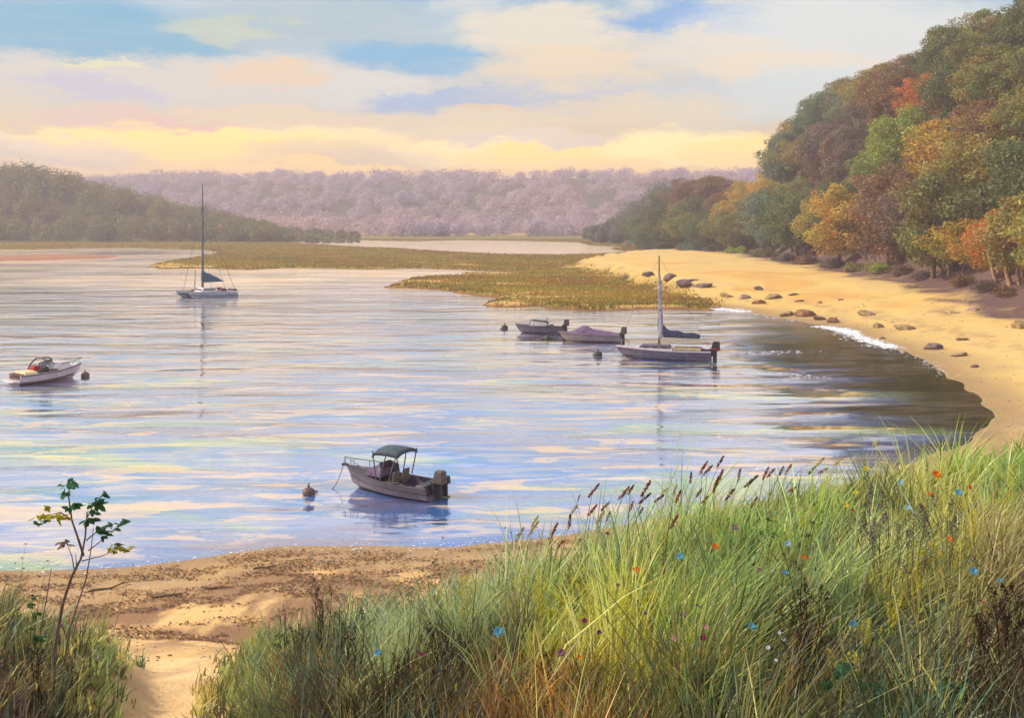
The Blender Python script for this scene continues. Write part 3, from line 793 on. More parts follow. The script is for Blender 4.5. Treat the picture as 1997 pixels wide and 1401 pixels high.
# ------------------------------------------------------------------ tall grass of the near bank
BANK = np.array([(480,1330,120,130,80),(560,1250,112,124,82),(620,1340,84,70,54),(700,1300,112,118,80),(760,1230,150,160,118),(850,1170,150,160,120),(800,1340,92,80,56),
 (900,1300,96,98,66),(950,1200,132,146,104),(1000,1120,150,160,120),(960,1100,158,166,128),(1060,1180,150,164,84),(1080,1340,176,120,40),(1000,1370,150,106,44),(1120,1390,160,104,40),(1150,1200,190,192,88),
 (1200,1280,170,172,72),(1150,1060,140,152,104),(1250,1100,126,146,86),(1300,1180,130,150,80),(1250,1180,190,190,84),(1300,1010,146,164,110),(1400,1050,128,150,90),(1450,1150,120,140,84),(1400,1280,110,128,72),
 (1300,1370,104,110,60),(1500,1000,128,148,88),(1500,1330,92,96,56),(1560,1100,128,136,84),(1600,1250,96,92,60),(1650,960,140,156,84),(1700,1050,150,160,110),(1650,1150,130,150,84),
 (1750,1150,168,160,84),(1700,1300,84,96,62),(1760,900,152,148,96),(1850,900,150,176,88),(1950,900,136,172,90),(1850,1000,180,172,96),(1950,1020,140,128,96),(1850,1120,150,146,84),
 (1800,1250,110,112,70),(1900,1300,92,80,58),(1970,1200,100,80,66),(1950,1380,80,70,54),(1750,1370,80,92,62),(1400,1380,88,96,56),(1210,1390,110,96,50),(700,1390,72,62,46),(480,1400,110,112,76),
 (60,1250,108,112,76),(150,1220,150,150,96),(200,1280,132,150,90),(30,1330,112,84,78),(130,1340,110,104,68),(230,1340,150,158,96),(60,1390,92,72,66),(170,1400,112,108,76),(1100,950,150,160,110),(1900,830,120,140,80)], dtype=float)
BANK = np.concatenate([BANK, np.array([(600,1290,78,60,52),(690,1345,66,50,44),(860,1330,76,56,50),(935,1290,84,66,58),(1560,1290,78,62,50),(1905,1350,74,58,50),(1965,1260,86,66,60),(1820,1330,70,84,58),(1150,1320,120,96,44),(1480,1240,80,96,62),(1350,1330,84,92,54)], dtype=float)])
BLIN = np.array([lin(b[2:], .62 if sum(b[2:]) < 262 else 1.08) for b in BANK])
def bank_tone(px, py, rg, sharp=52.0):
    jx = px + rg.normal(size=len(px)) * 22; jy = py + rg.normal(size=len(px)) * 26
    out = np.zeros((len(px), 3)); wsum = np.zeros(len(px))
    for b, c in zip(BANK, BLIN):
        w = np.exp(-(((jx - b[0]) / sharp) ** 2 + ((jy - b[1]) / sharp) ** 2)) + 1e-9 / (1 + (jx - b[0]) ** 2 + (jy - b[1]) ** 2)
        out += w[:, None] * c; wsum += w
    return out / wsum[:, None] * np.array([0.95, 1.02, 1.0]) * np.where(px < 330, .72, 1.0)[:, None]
def edge_density(px, py):
    r_ = sstep(px, np.interp(py, [1040, 1080, 1110, 1150, 1190, 1230, 1280, 1330, 1401, 1500], [1020, 900, 830, 720, 620, 520, 440, 410, 380, 350]) - 40,
               np.interp(py, [1040, 1080, 1110, 1150, 1190, 1230, 1280, 1330, 1401, 1500], [1100, 1010, 930, 820, 730, 620, 520, 480, 450, 420]) + 40)
    l_ = 0.42 - 0.42 * sstep(px, np.interp(py, [1130, 1180, 1230, 1300, 1401, 1500], [-80, 60, 150, 190, 190, 190]), np.interp(py, [1130, 1180, 1230, 1300, 1401, 1500], [60, 190, 250, 290, 270, 260]))
    return np.maximum(r_, l_ * sstep(py, 1100, 1190))
def sow(n, seed, y0=6.6, y1=29, dens_pow=1.0):
    rg = np.random.default_rng(seed)
    ys = np.exp(rg.uniform(math.log(y0), math.log(y1), n)); pxs = rg.uniform(-500, 2800, n)
    xs = (pxs - CX) / FPX * ys
    zs = height(xs, ys)
    py = HY + FPX * (CAMZ - zs) / ys
    clump = fbm(xs * 1.6, ys * 1.6, seed + 5)
    ok = rg.uniform(0, 1, n) < edge_density(pxs, py) ** dens_pow * sstep(clump, 0.22, 0.5)
    ok &= zs > 1.2
    return rg, xs[ok], ys[ok], zs[ok], pxs[ok], py[ok], clump[ok]
def wind(x, y, rg, base=0.30, spread=0.22):
    g = fbm(x / 1.3, y / 1.3, 201)
    px = CX + FPX * x / y
    b = base * np.interp(px, [0, 300, 600, 1200, 2000], [0.55, 0.5, 0.35, 1.0, 1.0])
    lx = b + (g - 0.5) * 0.6 + rg.normal(size=len(x)) * spread
    return np.stack([lx, rg.normal(size=len(x)) * spread * 0.8], 1)
def field(name, label, cat, n, seed, hr, wr, tone_fn, base=0.30, y1=29, dens=1.0, spread=0.22):
    rg, x, y, z, px, py, cl = sow(n, seed, y1=y1, dens_pow=dens)
    tall = np.interp(px, [0, 250, 500, 900, 1400, 2000], [0.95, 0.6, 0.62, 0.85, 1.0, 1.0]) * (0.65 + 0.7 * cl)
    h = rg.uniform(hr[0], hr[1], len(x)) * tall
    w = rg.uniform(wr[0], wr[1], len(x)) * (0.6 + 0.4 * y / 12)
    mid_px = px + 0.15 * h / y * FPX; mid_py = py - 0.5 * h / y * FPX
    c = tone_fn(mid_px, mid_py, rg)
    v, f, cc = blades(x, y, z - 0.04, h, w, wind(x, y, rg, base, spread), c, rg, bend=0.5)
    o = mesh_np(name, v, f, M_GRASS, attrs={'tint': cc})
    return tag(o, label, cat, kind="stuff")
def tone_main(px, py, rg):
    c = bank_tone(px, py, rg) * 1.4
    pa = fbm(px / 34, py / 34, 301, 3); pb = fbm(px / 60, py / 60, 302, 3)
    c = c * (0.55 + 0.95 * pa)[:, None]
    c = c * (1 + (pb - 0.5)[:, None] * np.array([0.7, 0.1, -0.9]))
    return c * (1 + rg.normal(size=(len(px), 1)) * 0.24).clip(0.4, 1.9) * (1 + rg.normal(size=(len(px), 3)) * 0.06)
def tussocks(name, label, cat, n, per, seed):
    """clumps: blades share a foot, a tone, a height and a lean, and splay outwards"""
    rg, x, y, z, px, py, cl = sow(n, seed)
    k = len(x)
    size = rg.lognormal(-.06, .36, k) * np.interp(px, [0, 250, 500, 900, 1400, 1700, 2000], [0.72, 0.5, 0.72, 1.0, 0.98, 0.84, 0.78]) * (0.6 + 0.8 * cl)
    hgt = rg.uniform(0.42, 0.78, k) * size
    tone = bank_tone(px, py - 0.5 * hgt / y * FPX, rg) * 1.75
    u = rg.uniform(0, 1, k)
    for lo, hi, c, w in ((0, .15, (88, 126, 108), .7), (.15, .27, (222, 212, 130), .6), (.27, .37, (78, 54, 56), .8), (.37, .41, (160, 110, 60), .5), (.41, .51, (50, 76, 48), .7)):
        q = (u > lo) & (u < hi)
        tone[q] = tone[q] * (1 - w) + np.array(lin(c)) * w
    tone *= rg.lognormal(0, .28, (k, 1))
    ln = wind(x, y, rg, 0.20, 0.2)
    m = rg.integers(int(per * .5), int(per * 1.5), k)
    idx = np.repeat(np.arange(k), m); N = len(idx)
    rad = 0.05 + 0.09 * size[idx]
    a = rg.uniform(0, 6.283, N); rr = np.sqrt(rg.uniform(0, 1, N)) * rad
    bx, by = x[idx] + np.cos(a) * rr, y[idx] + np.sin(a) * rr
    h = hgt[idx] * rg.uniform(0.45, 1.15, N)
    w = rg.uniform(0.009, 0.024, N) * (0.6 + 0.4 * y[idx] / 12)
    splay = rg.uniform(0.05, 0.55, N)
    lean = ln[idx] + np.stack([np.cos(a), np.sin(a)], 1) * splay[:, None] + rg.normal(size=(N, 2)) * .07
    c = tone[idx] * (1 + rg.normal(size=(N, 1)) * 0.2).clip(0.4, 1.8) * (1 + rg.normal(size=(N, 3)) * 0.05)
    v, f, cc = blades(bx, by, z[idx] - .04, h, w, lean, c.clip(0.005, .85), rg, bend=0.6)
    return tag(mesh_np(name, v, f, M_GRASS, attrs={'tint': cc}), label, cat, kind="stuff")
tussocks("tall_grass", "ragged windblown tussocks of tall grass covering the near bank", "tall grass", 12600, 23, 31)
def tone_pale(px, py, rg):
    c = bank_tone(px, py, rg) * 0.4 + np.array(lin((216, 204, 128))) * 0.6
    return c * (1 + rg.normal(size=(len(px), 1)) * 0.18).clip(0.5, 1.5)
field("straw_grass", "pale straw stalks standing among the green bank grass", "straw grass", 11000, 37, (0.55, 1.0), (0.006, 0.010), tone_pale, base=0.36, dens=1.6)
def tone_broad(px, py, rg):
    c = bank_tone(px, py, rg) * 1.25
    k = rg.uniform(0, 1, (len(px), 1))
    c = np.where(k < 0.13, np.array(lin((206, 206, 96))), c)
    c = np.where((k > 0.22) & (k < 0.34), np.array(lin((70, 108, 84))), c)
    c = np.where(k > 0.95, np.array(lin((150, 178, 168))), c)
    return c * (1 + rg.normal(size=(len(px), 1)) * 0.2).clip(0.4, 1.7)
field("broad_grass", "broad bent blades crossing among the bank grass", "broad grass", 12000, 39, (0.3, 0.72), (0.020, 0.042), tone_broad, base=0.35, dens=1.2, spread=0.5)
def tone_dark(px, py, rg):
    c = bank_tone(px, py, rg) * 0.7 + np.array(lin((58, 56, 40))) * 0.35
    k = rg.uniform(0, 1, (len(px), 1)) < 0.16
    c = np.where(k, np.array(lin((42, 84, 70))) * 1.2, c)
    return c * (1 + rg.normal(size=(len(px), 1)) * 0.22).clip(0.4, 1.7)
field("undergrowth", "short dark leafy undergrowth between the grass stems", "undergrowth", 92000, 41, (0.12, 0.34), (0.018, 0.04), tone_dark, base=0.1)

# ------------------------------------------------------------------ plants one can point to
def plant_at(px, py, drop=90, dx=0):
    """base on the ground below the picked head, and the head's height above it"""
    p = hit(px + dx, min(py + drop, 1470))
    if p.y > 26: p = hit(px + dx, py + drop + 60)
    hx = (px - CX) / FPX * p.y
    hzz = CAMZ - (py - HY) / FPX * p.y
    return p, Vector((hx, p.y, hzz)) - p
def leafmat(name, c, trans=0.3):
    m, T = mat_new(name)
    g = T.new('ShaderNodeTexCoord').outputs['Object']
    n = T.noise(g, 18, 3, 0.6)
    a = lin(c)
    cc = T.mix(T.maprange(n, 0.3, 0.7), a, [v * 0.7 for v in a])
    d = T.new('ShaderNodeBsdfDiffuse'); T.put(d.inputs[0], cc)
    tr = T.new('ShaderNodeBsdfTranslucent'); T.put(tr.inputs[0], cc)
    mx = T.new('ShaderNodeMixShader'); mx.inputs[0].default_value = trans
    T.t.links.new(d.outputs[0], mx.inputs[1]); T.t.links.new(tr.outputs[0], mx.inputs[2])
    o = T.new('ShaderNodeOutputMaterial'); T.t.links.new(mx.outputs[0], o.inputs[0])
    return m
M_STEM = leafmat("green_stem", (116, 128, 72), 0.1)
M_STRAW = leafmat("straw_stem", (206, 190, 130), 0.1)
M_REDHEAD = leafmat("rust_seed_head", (164, 88, 56), 0.2)
M_BROWNHEAD = leafmat("brown_seed_head", (112, 74, 56), 0.2)
M_DARK = leafmat("dark_dead_stalk", (64, 46, 38), 0.05)

def seed_head_geo(rg, base, d, L, R, n=70):
    """a feathery spindle of small grains round an axis"""
    d = Vector(d).normalized(); t = rg.uniform(0, 1, n) ** 0.8
    ax = np.array(base)[None] + np.array(d)[None] * (t * L)[:, None]
    off = unit(rg.normal(size=(n, 3))) * (R * np.sin(np.clip(t * 0.92 + 0.08, 0, 1) * math.pi) ** 0.7)[:, None] * rg.uniform(0.3, 1, (n, 1))
    v, f = quads(ax + off, unit(off + 1e-6 + rg.normal(size=(n, 3)) * 0.3 * R), np.full(n, L * 0.17), np.full(n, L * 0.06), rg)
    return v, f
REEDS = [(1210,975,'r',''),(1265,955,'r',''),(1320,975,'r',''),(1360,985,'b',''),(1395,955,'r',''),(1432,945,'r',''),(1490,930,'r',''),(1545,940,'r',''),(1143,1012,'r',''),(1092,1052,'r',''),(1245,1010,'b',''),(1425,975,'b',''),(1600,930,'r',''),(1010,1045,'p',''),(1161,964,'r','left'),(1132,990,'b',''),(1169,985,'r',''),(1232,956,'b',''),(1193,1003,'r',''),(1075,1039,'r',''),(1228,995,'r',''),(1252,976,'b',''),(1283,980,'b',''),
    (1346,956,'b',''),(1373,962,'r',''),(1413,931,'r',''),(1387,915,'b',''),(1371,925,'r',''),(1403,905,'b',''),(1301,1007,'r',''),(1462,940,'b',''),(1515,915,'r',''),(1533,913,'r',''),(1468,980,'r',''),
    (1562,925,'b',''),(1526,935,'b',''),(1106,1035,'b',''),(1027,1000,'p',''),(1040,1018,'p',''),(1115,1012,'p',''),(1292,962,'p',''),(1330,960,'p',''),(1180,1010,'p',''),(1640,905,'p',''),(1590,905,'p',''),(1700,880,'p','')]
KN = {'r': ('rust red', M_REDHEAD), 'b': ('dark brown', M_BROWNHEAD), 'p': ('pale straw', M_STRAW)}
cnt = {'r': 0, 'b': 0, 'p': 0}
order = {k: sorted([r for r in REEDS if r[2] == k]) for k in KN}
ORD2 = ["leftmost", "second", "third", "fourth", "fifth", "sixth", "seventh", "eighth", "ninth", "tenth", "eleventh", "twelfth", "thirteenth", "fourteenth", "fifteenth", "sixteenth", "seventeenth", "eighteenth", "nineteenth", "twentieth", "twenty-first", "twenty-second", "twenty-third", "twenty-fourth"]
for i, rd in enumerate(REEDS):
    px, py, k, _ = rd
    rg = np.random.default_rng(500 + i)
    p, hd = plant_at(px + rg.normal() * 7, py + rg.normal() * 11, 120, -26 + rg.normal() * 14)
    kn, mt = KN[k]
    idx = order[k].index(rd)
    lab = ("%s %s reed head above the bank grass" % (ORD2[idx], kn)) if idx == 0 else ("%s %s reed head from the left above the grass" % (ORD2[idx], kn))
    root = empty("reed", p, label=lab, cat="reed", group="reeds rising above the bank grass")
    tip = hd; ctrl = Vector((tip.x * 0.25, 0, tip.z * 0.55))
    pts = [Vector((0, 0, -0.05)), ctrl * 0.55, ctrl, ctrl.lerp(tip, 0.55) + Vector((0, 0, 0.02)), tip]
    v, f = tube_geo(pts, [0.006, 0.005, 0.0045, 0.004, 0.003], 5)
    mesh_np("stem", v, f, M_STRAW if k == 'p' else M_STEM, parent=root)
    d = Vector((0.65 + rg.normal() * 0.3, rg.normal() * 0.2, 0.9))
    L = rg.uniform(0.13, 0.26)
    v, f = seed_head_geo(rg, tip - d.normalized() * L * 0.4, d, L, 0.026 if k != 'p' else 0.030, 130)
    mesh_np("seed_head", v, f, mt, parent=root)

FLOW = {'magenta': (150, 40, 96), 'purple': (112, 50, 104), 'pink': (236, 160, 180), 'white': (228, 236, 246), 'orange': (238, 128, 34), 'sky blue': (100, 178, 216), 'yellow': (236, 214, 70), 'red': (206, 70, 62), 'mauve': (146, 100, 130), 'pale blue': (168, 204, 214)}
M_FL = {k: leafmat(k.replace(' ', '_') + "_petal", c, 0.25) for k, c in FLOW.items()}
M_EYE = leafmat("flower_eye", (120, 90, 40), 0)
FLOWERS = [(1257,1195,'purple',1.2,'below the lime grass'),(1332,1198,'purple',1.2,'in the middle of the bank'),(1370,1243,'magenta',1.3,'just above the dark grass'),(1140,1210,'magenta',1.1,'over the ochre patch'),
    (1168,1232,'purple',1.0,'right of the ochre patch'),(1432,1028,'mauve',1.3,'near the top of the bank'),(1095,1272,'mauve',1.5,'over the ochre grass'),(1185,1040,'mauve',0.9,'at the upper left of the bank'),
    (1316,1243,'pink',1.5,'in the middle of the bank'),(1376,1222,'pink',0.9,'just above a magenta one'),(1520,1232,'white',0.9,'topmost of the white group'),(1497,1262,'white',0.9,'lower left of the white group'),
    (1527,1245,'white',0.8,'right of the white group'),(1512,1286,'white',0.7,'lowest of the white group'),(1395,1065,'orange',1.3,'near the top of the bank'),(1240,1110,'orange',1.3,'left of the blue spike'),
    (1566,1086,'orange',0.9,'left of the brown stalks'),(1825,925,'orange',1.7,'large and high beside the cove'),(1812,963,'orange',0.9,'small, under the large orange one'),(1850,1050,'orange',1.1,'among pale grass at right'),
    (1130,1280,'orange',0.8,'in the ochre patch'),(1890,950,'red',0.9,'at the upper right'),(1530,1115,'sky blue',1.0,'beside the brown stalks'),(1325,1085,'sky blue',1.6,'tall, in the middle of the bank'),
    (1465,1220,'sky blue',1.6,'in the dark lower grass'),(972,1232,'sky blue',1.9,'at the edge of the grey green grass'),(737,1272,'sky blue',1.3,'at the left of the bank'),(1662,1215,'sky blue',1.5,'below the twisted stalk'),
    (1897,1113,'sky blue',1.5,'at the right side'),(1948,1130,'sky blue',0.9,'nearest the right edge'),(1868,960,'sky blue',1.4,'in bright green grass by the cove'),(1688,913,'yellow',1.1,'on the skyline of the bank'),
    (1668,960,'yellow',1.0,'just under the skyline'),(1650,985,'yellow',0.9,'a little below the other two'),(1912,1172,'red',0.9,'at the far right'),(822,1275,'magenta',0.9,'at the left, among brown stems'),
    (1662,995,'red',0.7,'under the yellow flowers'),(1768,990,'pale blue',1.2,'beside the grey twigs'),(1755,940,'pale blue',1.2,'above the grey twigs'),(1535,1060,'pale blue',1.4,'on a leaning stem near the top'),
    (1480,1110,'mauve',0.8,'left of the small blue one'),(1360,1180,'mauve',0.8,'right of a purple one'),(1205,1140,'mauve',0.8,'left of the orange one')]
def blossom_geo(rg, c, R, n=7):
    vs, fs = [], []
    for ring, (rr, lift) in enumerate(((1.0, 0.15), (0.62, 0.5))):
        for q in range(n):
            a = 2 * math.pi * (q + 0.5 * ring) / n + rg.uniform(-.15, .15)
            l = R * rr * rg.uniform(0.85, 1.15)
            dirv = Vector((math.cos(a), math.sin(a), lift)); side = Vector((-math.sin(a), math.cos(a), 0)) * R * 0.32
            b = len(vs)
            vs += [c + dirv * l * 0.1, c + dirv * l * 0.6 + side, c + dirv * l + Vector((0, 0, R * 0.1)), c + dirv * l * 0.6 - side]
            fs.append((b, b + 1, b + 2, b + 3))
    return vs, fs
for i, (px, py, cn, s, where) in enumerate(FLOWERS):
    rg = np.random.default_rng(700 + i)
    p, hd = plant_at(px, py, 140, -16)
    root = empty("wildflower", p, label="%s wildflower %s" % (cn, where), cat="wildflower", group="wildflowers in the bank grass")
    pts = [Vector((0, 0, -0.05)), hd * 0.4 + Vector((-0.01, 0, 0.02)), hd * 0.75 + Vector((-.01, 0, .01)), hd]
    v, f = tube_geo(pts, [0.005, 0.004, 0.0035, 0.003], 5)
    mesh_np("stem", v, f, M_STEM, parent=root)
    R = 0.034 * s * p.y / 12
    v, f = blossom_geo(rg, hd + Vector((0, -0.02, 0.01)), R)
    tilt = Matrix.Translation(hd) @ Matrix.Rotation(math.radians(40), 4, 'X') @ Matrix.Translation(-hd)
    v = [tilt @ q for q in v]
    mesh_np("blossom", [tuple(q) for q in v], f, M_FL[cn], parent=root)

# dark dead weeds with clustered seed pods
def dead_weed(px, py, drop, s, n, label, seed, mat=None, name="dead_weed", cat="dead weed", group="dark dead weeds in the grass"):
    rg = np.random.default_rng(seed)
    p, hd = plant_at(px, py, drop + 45)
    root = empty(name, p, label=label, cat=cat, group=group)
    stems, pods = [], []
    for q in range(n):
        t = hd + Vector((rg.normal() * 0.09 * s, rg.normal() * 0.09 * s, rg.normal() * 0.08 * s))
        pts = [Vector((rg.normal() * .02, rg.normal() * .02, -0.05)), t * 0.35 + Vector((rg.normal() * .02, 0, 0.02)), t * 0.7 + Vector((rg.normal() * .02, 0, 0)), t]
        stems.append(tube_geo(pts, [0.007, 0.006, 0.005, 0.003], 5))
        for k in range(3):
            b = t * rg.uniform(0.6, 0.95)
            e = b + Vector((rg.normal() * 0.07, rg.normal() * 0.05, 0.06 + abs(rg.normal()) * 0.05)) * s
            stems.append(tube_geo([b, b.lerp(e, .5) + Vector((0, 0, .01)), e], [0.004, 0.003, 0.002], 4))
            pods.append(seed_head_geo(rg, e, (rg.normal() * .4, 0, 1), 0.085 * s, 0.030 * s, 40))
        pods.append(seed_head_geo(rg, t, (rg.normal() * .4, 0, 1), 0.14 * s, 0.036 * s, 60))
    v, f = merge_geo(stems); mesh_np("stem", v, f, mat or M_DARK, parent=root)
    for v, f in pods: mesh_np("seed_head", v, f, mat or M_DARK, parent=root)
M_GREYW = leafmat("grey_twig", (112, 104, 96), 0.05)
M_TEAL = leafmat("teal_leaf", (38, 82, 62), 0.25)
for i, a in enumerate([(632,1178,100,1.2,6,"tall dark dead weed standing over the sand at the bank's left edge"),(660,1205,80,.9,4,"shorter dark weed right of the tallest dead weed"),(588,1240,70,.9,4,"dark weed low at the left of the bank"),
    (692,1238,90,1.1,5,"dark weed with a hooked head below the tall one"),(862,1232,80,1.1,5,"dark seed cluster among grey green grass"),(908,1262,70,.9,4,"dark weed right of the dark seed cluster"),
    (860,1305,70,1.0,5,"broad brown weed low in the middle of the bank"),(780,1300,70,.8,4,"small dark weed left of the broad brown weed"),(1063,1290,70,.8,4,"black stalk rising from the ochre grass"),
    (1590,1150,150,1.0,5,"brown stalk with a dark cap right of the white flowers"),(1560,1200,130,1.0,4,"dark brown stalk beside the white flowers"),(1960,1200,120,1.3,6,"brown dead stalks at the right edge of the bank"),
    (1918,1240,100,1.2,5,"brown dead stalks just left of the right edge"),(560,1190,60,.6,3,"thin dark weed at the sandy gap"),(75,1290,70,1.0,4,"dark plum weed low at the left corner"),(150,1310,60,.9,4,"dark plum weed right of the left corner")]):
    dead_weed(*a, 900 + i)
for i, a in enumerate([(1718,1030,110,1.5,7,"spreading grey twiggy weed in the bright grass"),(1775,1060,130,1.3,5,"curled grey brown stalk right of the grey twigs"),(1850,1010,120,1.2,5,"grey twigs with pale tips near the right edge")]):
    dead_weed(*a, 940 + i, mat=M_GREYW, name="twiggy_weed", cat="twiggy weed", group="grey twiggy weeds")

M_GOLDR = leafmat("goldenrod_bloom", (222, 212, 84), .3)
for i, (px, py, w) in enumerate([(1050,1165,"leftmost in the lime grass"),(1092,1205,"above the ochre grass"),(1150,1195,"beside the magenta flower over the ochre patch"),(1222,1180,"left of a purple flower"),(1262,1232,"below a purple flower"),
    (1245,1300,"low, right of the ochre grass"),(1300,1150,"in the middle, under the tall blue flower"),(1190,1268,"lower, between ochre and lime grass"),(1140,1145,"high, above the lime grass"),(1330,1275,"below the pink flower"),
    (1575,1010,"high on the bank by the dark leafed weeds"),(1962,930,"at the upper right corner of the bank"),(1852,1078,"below the orange flower at right"),(1742,1172,"right of the curled stalk's foot"),(1700,1225,"right of the blue flower below the stalk"),
    (1795,1128,"in straw grass at right"),(1885,1010,"right of the grey twigs with pale tips"),(1640,1290,"above the broad teal leaves"),(1010,1130,"at the left, in grey green grass"),(905,1150,"farthest left on the bank")]):
    dead_weed(px, py, 75, .8, 4, "yellow goldenrod " + w, 970 + i, mat=M_GOLDR, name="goldenrod", cat="goldenrod", group="goldenrod in the bank grass")

# leafy stems with round dark green leaves
def leafy(name, p, stems, leaves, label, cat, group=None, bark=None, lmats=None, lsize=0.1, seed=0):
    """stems: list of (points, r0, r1); leaves: list of (centre, radius, count, material key)"""
    rg = np.random.default_rng(seed)
    root = empty(name, p, label=label, cat=cat, group=group)
    main = stems[0]
    v, f = tube_geo(main[0], np.linspace(main[1], main[2], len(main[0])), 7)
    mesh_np("stem" if cat != "sapling" else "trunk", v, f, bark, smooth=True, parent=root)
    for s_ in stems[1:]:
        v, f = tube_geo(s_[0], np.linspace(s_[1], s_[2], len(s_[0])), 6)
        mesh_np("branch", v, f, bark, smooth=True, parent=root)
    for c, R, n, mk in leaves:
        vs, fs = [], []
        for q in range(n):
            o = Vector(rg.normal(size=3)) ; o = o.normalized() * R * rg.uniform(0.2, 1)
            o.z *= 0.55
            d = Vector((o.x + 0.02, o.y, o.z * 0.5 - 0.1 * R + rg.normal() * 0.02)).normalized()
            side = d.cross(Vector((rg.normal() * .5, rg.normal() * .5 - .4, 1))).normalized()
            L = lsize * rg.uniform(0.7, 1.3); b = len(vs); b0 = c + o - d * L * .5
            up = side.cross(d) * L * 0.06
            vs += [b0, b0 + d * L * .35 + side * L * .26 + up, b0 + d * L * .7 + side * L * .2 + up, b0 + d * L, b0 + d * L * .7 - side * L * .2 + up, b0 + d * L * .35 - side * L * .26 + up]
            fs += [(b, b + 1, b + 2, b + 3), (b, b + 3, b + 4, b + 5)]
            # petiole
            pe = b0 - o * 0.35
            e = len(vs); w_ = Vector((0.002, 0, 0.002))
            vs += [b0, b0 + w_, pe + w_, pe]; fs.append((e, e + 1, e + 2, e + 3))
        mesh_np("leaves", [tuple(q) for q in vs], fs, lmats[mk], parent=root)
LM = {'teal': leafmat("dark_teal_leaf", (84, 134, 100), .5), 'lime': leafmat("yellow_green_leaf", (190, 182, 56), .5), 'green': leafmat("mid_green_leaf", (84, 112, 58), .3), 'brown': leafmat("brown_leaf", (124, 100, 84), .2), 'deep': leafmat("deep_green_leaf", (64, 108, 66), .45)}
M_SAP = simple_mat("sapling_bark", (132, 112, 104), 0.85, c2=(88, 64, 56), scale=14)
p = hit(100, 1330); Ys = p.y
def q3(px, py, dy=0.0):
    """point in the upright plane through p, relative to p"""
    return Vector(((px - CX) / FPX * (Ys + dy), Ys + dy, CAMZ - (py - HY) / FPX * (Ys + dy))) - p
stems = [([q3(100, 1345), q3(108, 1260, .02), q3(122, 1180), q3(140, 1125, -.03), q3(158, 1090), q3(166, 1050, .03), q3(170, 1000, .05)], 0.026, 0.008),
         ([q3(163, 1085), q3(152, 1050, -.03), q3(140, 1015, -.05), q3(134, 970, -.05), q3(136, 940, -.05)], 0.015, 0.006),
         ([q3(140, 1015, -.05), q3(118, 1000, -.1), q3(88, 1008, -.15)], 0.010, 0.004), ([q3(118, 1340, -.04), q3(135, 1230, -.06), q3(168, 1130, -.08), q3(178, 1070, -.08), q3(182, 1030, -.08)], 0.012, 0.004), ([q3(85, 1345, .05), q3(78, 1240, .08), q3(92, 1160, .1), q3(100, 1110, .1)], 0.010, 0.004),
         ([q3(168, 1055), q3(186, 1040, .05), q3(205, 1030, .08)], 0.010, 0.004),
         ([q3(170, 1010, .05), q3(180, 990, .1), q3(200, 968, .12)], 0.009, 0.004), ([q3(172, 1075), q3(205, 1050, .1), q3(245, 1018, .15)], 0.008, 0.003),
         ([q3(160, 1095), q3(200, 1085, -.1), q3(232, 1072, -.12)], 0.008, 0.003), ([q3(146, 1120), q3(140, 1085, .05), q3(130, 1060, .05)], 0.009, 0.003), ([q3(150, 1110), q3(148, 1090, -.05), q3(148, 1080, -.05)], 0.007, 0.003)]
leaves = [(q3(137, 948, -.05), .13, 8, 'teal'), (q3(128, 965, -.05), .10, 4, 'teal'), (q3(140, 990, -.05), .10, 6, 'teal'), (q3(85, 1012, -.15), .15, 9, 'lime'), (q3(118, 1012, -.1), .12, 6, 'lime'), (q3(78, 1022, -.15), .08, 4, 'deep'),
          (q3(90, 992, -.15), .06, 2, 'lime'), (q3(190, 982, .1), .14, 9, 'deep'), (q3(205, 968, .12), .08, 4, 'deep'), (q3(182, 1000, .1), .09, 5, 'teal'), (q3(175, 1018, .05), .12, 7, 'deep'), (q3(200, 1042, .08), .12, 8, 'deep'), (q3(220, 1030, .1), .1, 5, 'teal'),
          (q3(246, 1018, .15), .05, 3, 'teal'), (q3(225, 1074, -.12), .11, 7, 'lime'), (q3(246, 1072, -.1), .08, 5, 'lime'), (q3(232, 1062, -.1), .05, 2, 'green'), (q3(128, 1062, .05), .10, 6, 'brown'), (q3(148, 985, -.05), .09, 5, 'teal')]
leaves = [(c_, R_, int(n_ * 1.9), k_) for c_, R_, n_, k_ in leaves]
leafy("sapling", p, stems, leaves, "slender forked sapling with sparse teal and yellow leaves by the water", "sapling", bark=M_SAP, lmats=LM, lsize=0.105, seed=3)
# smaller leafy weeds round the sapling and along the bank skyline
def small_leafy(base, tip, lv, label, seed, mats=('deep', 'teal'), bark=None, ls=0.07, r=0.009):
    global p, Ys
    p = hit(*base); Ys = p.y
    mid = ((base[0] * .45 + tip[0] * .55) - 6, (base[1] + tip[1]) / 2)
    st = [([q3(*base) + Vector((0, 0, -.05)), q3(*mid), q3(*tip)], r, r * 0.3)]
    lf = [(q3(*l[:2]), l[2], l[3], mats[j % len(mats)]) for j, l in enumerate(lv)]
    leafy("leafy_weed", p, st, lf, label, "leafy weed", "leafy weeds of the near bank", bark=bark or M_STEM, lmats=LM, lsize=ls, seed=seed)
small_leafy((38, 1210), (50, 1062), [(50, 1062, .05, 5), (42, 1090, .06, 5), (30, 1100, .04, 3), (45, 1110, .05, 5)], "thin weed with small brown leaves at the far left", 11, ('brown', 'green'))
small_leafy((72, 1200), (98, 1090), [(92, 1095, .05, 5), (84, 1110, .05, 5), (76, 1125, .06, 6)], "reddish brown weed between the thin weed and the sapling", 12, ('brown', 'deep'))
small_leafy((215, 1260), (262, 1100), [(260, 1102, .03, 2), (250, 1125, .03, 2)], "thin leaning stem right of the sapling with one dark leaf", 13)
small_leafy((62, 1300), (68, 1180), [(60, 1180, .07, 8), (70, 1200, .08, 9), (55, 1230, .08, 9), (66, 1165, .05, 6)], "bushy green weed left of the sapling's foot", 14, ('green', 'deep'))
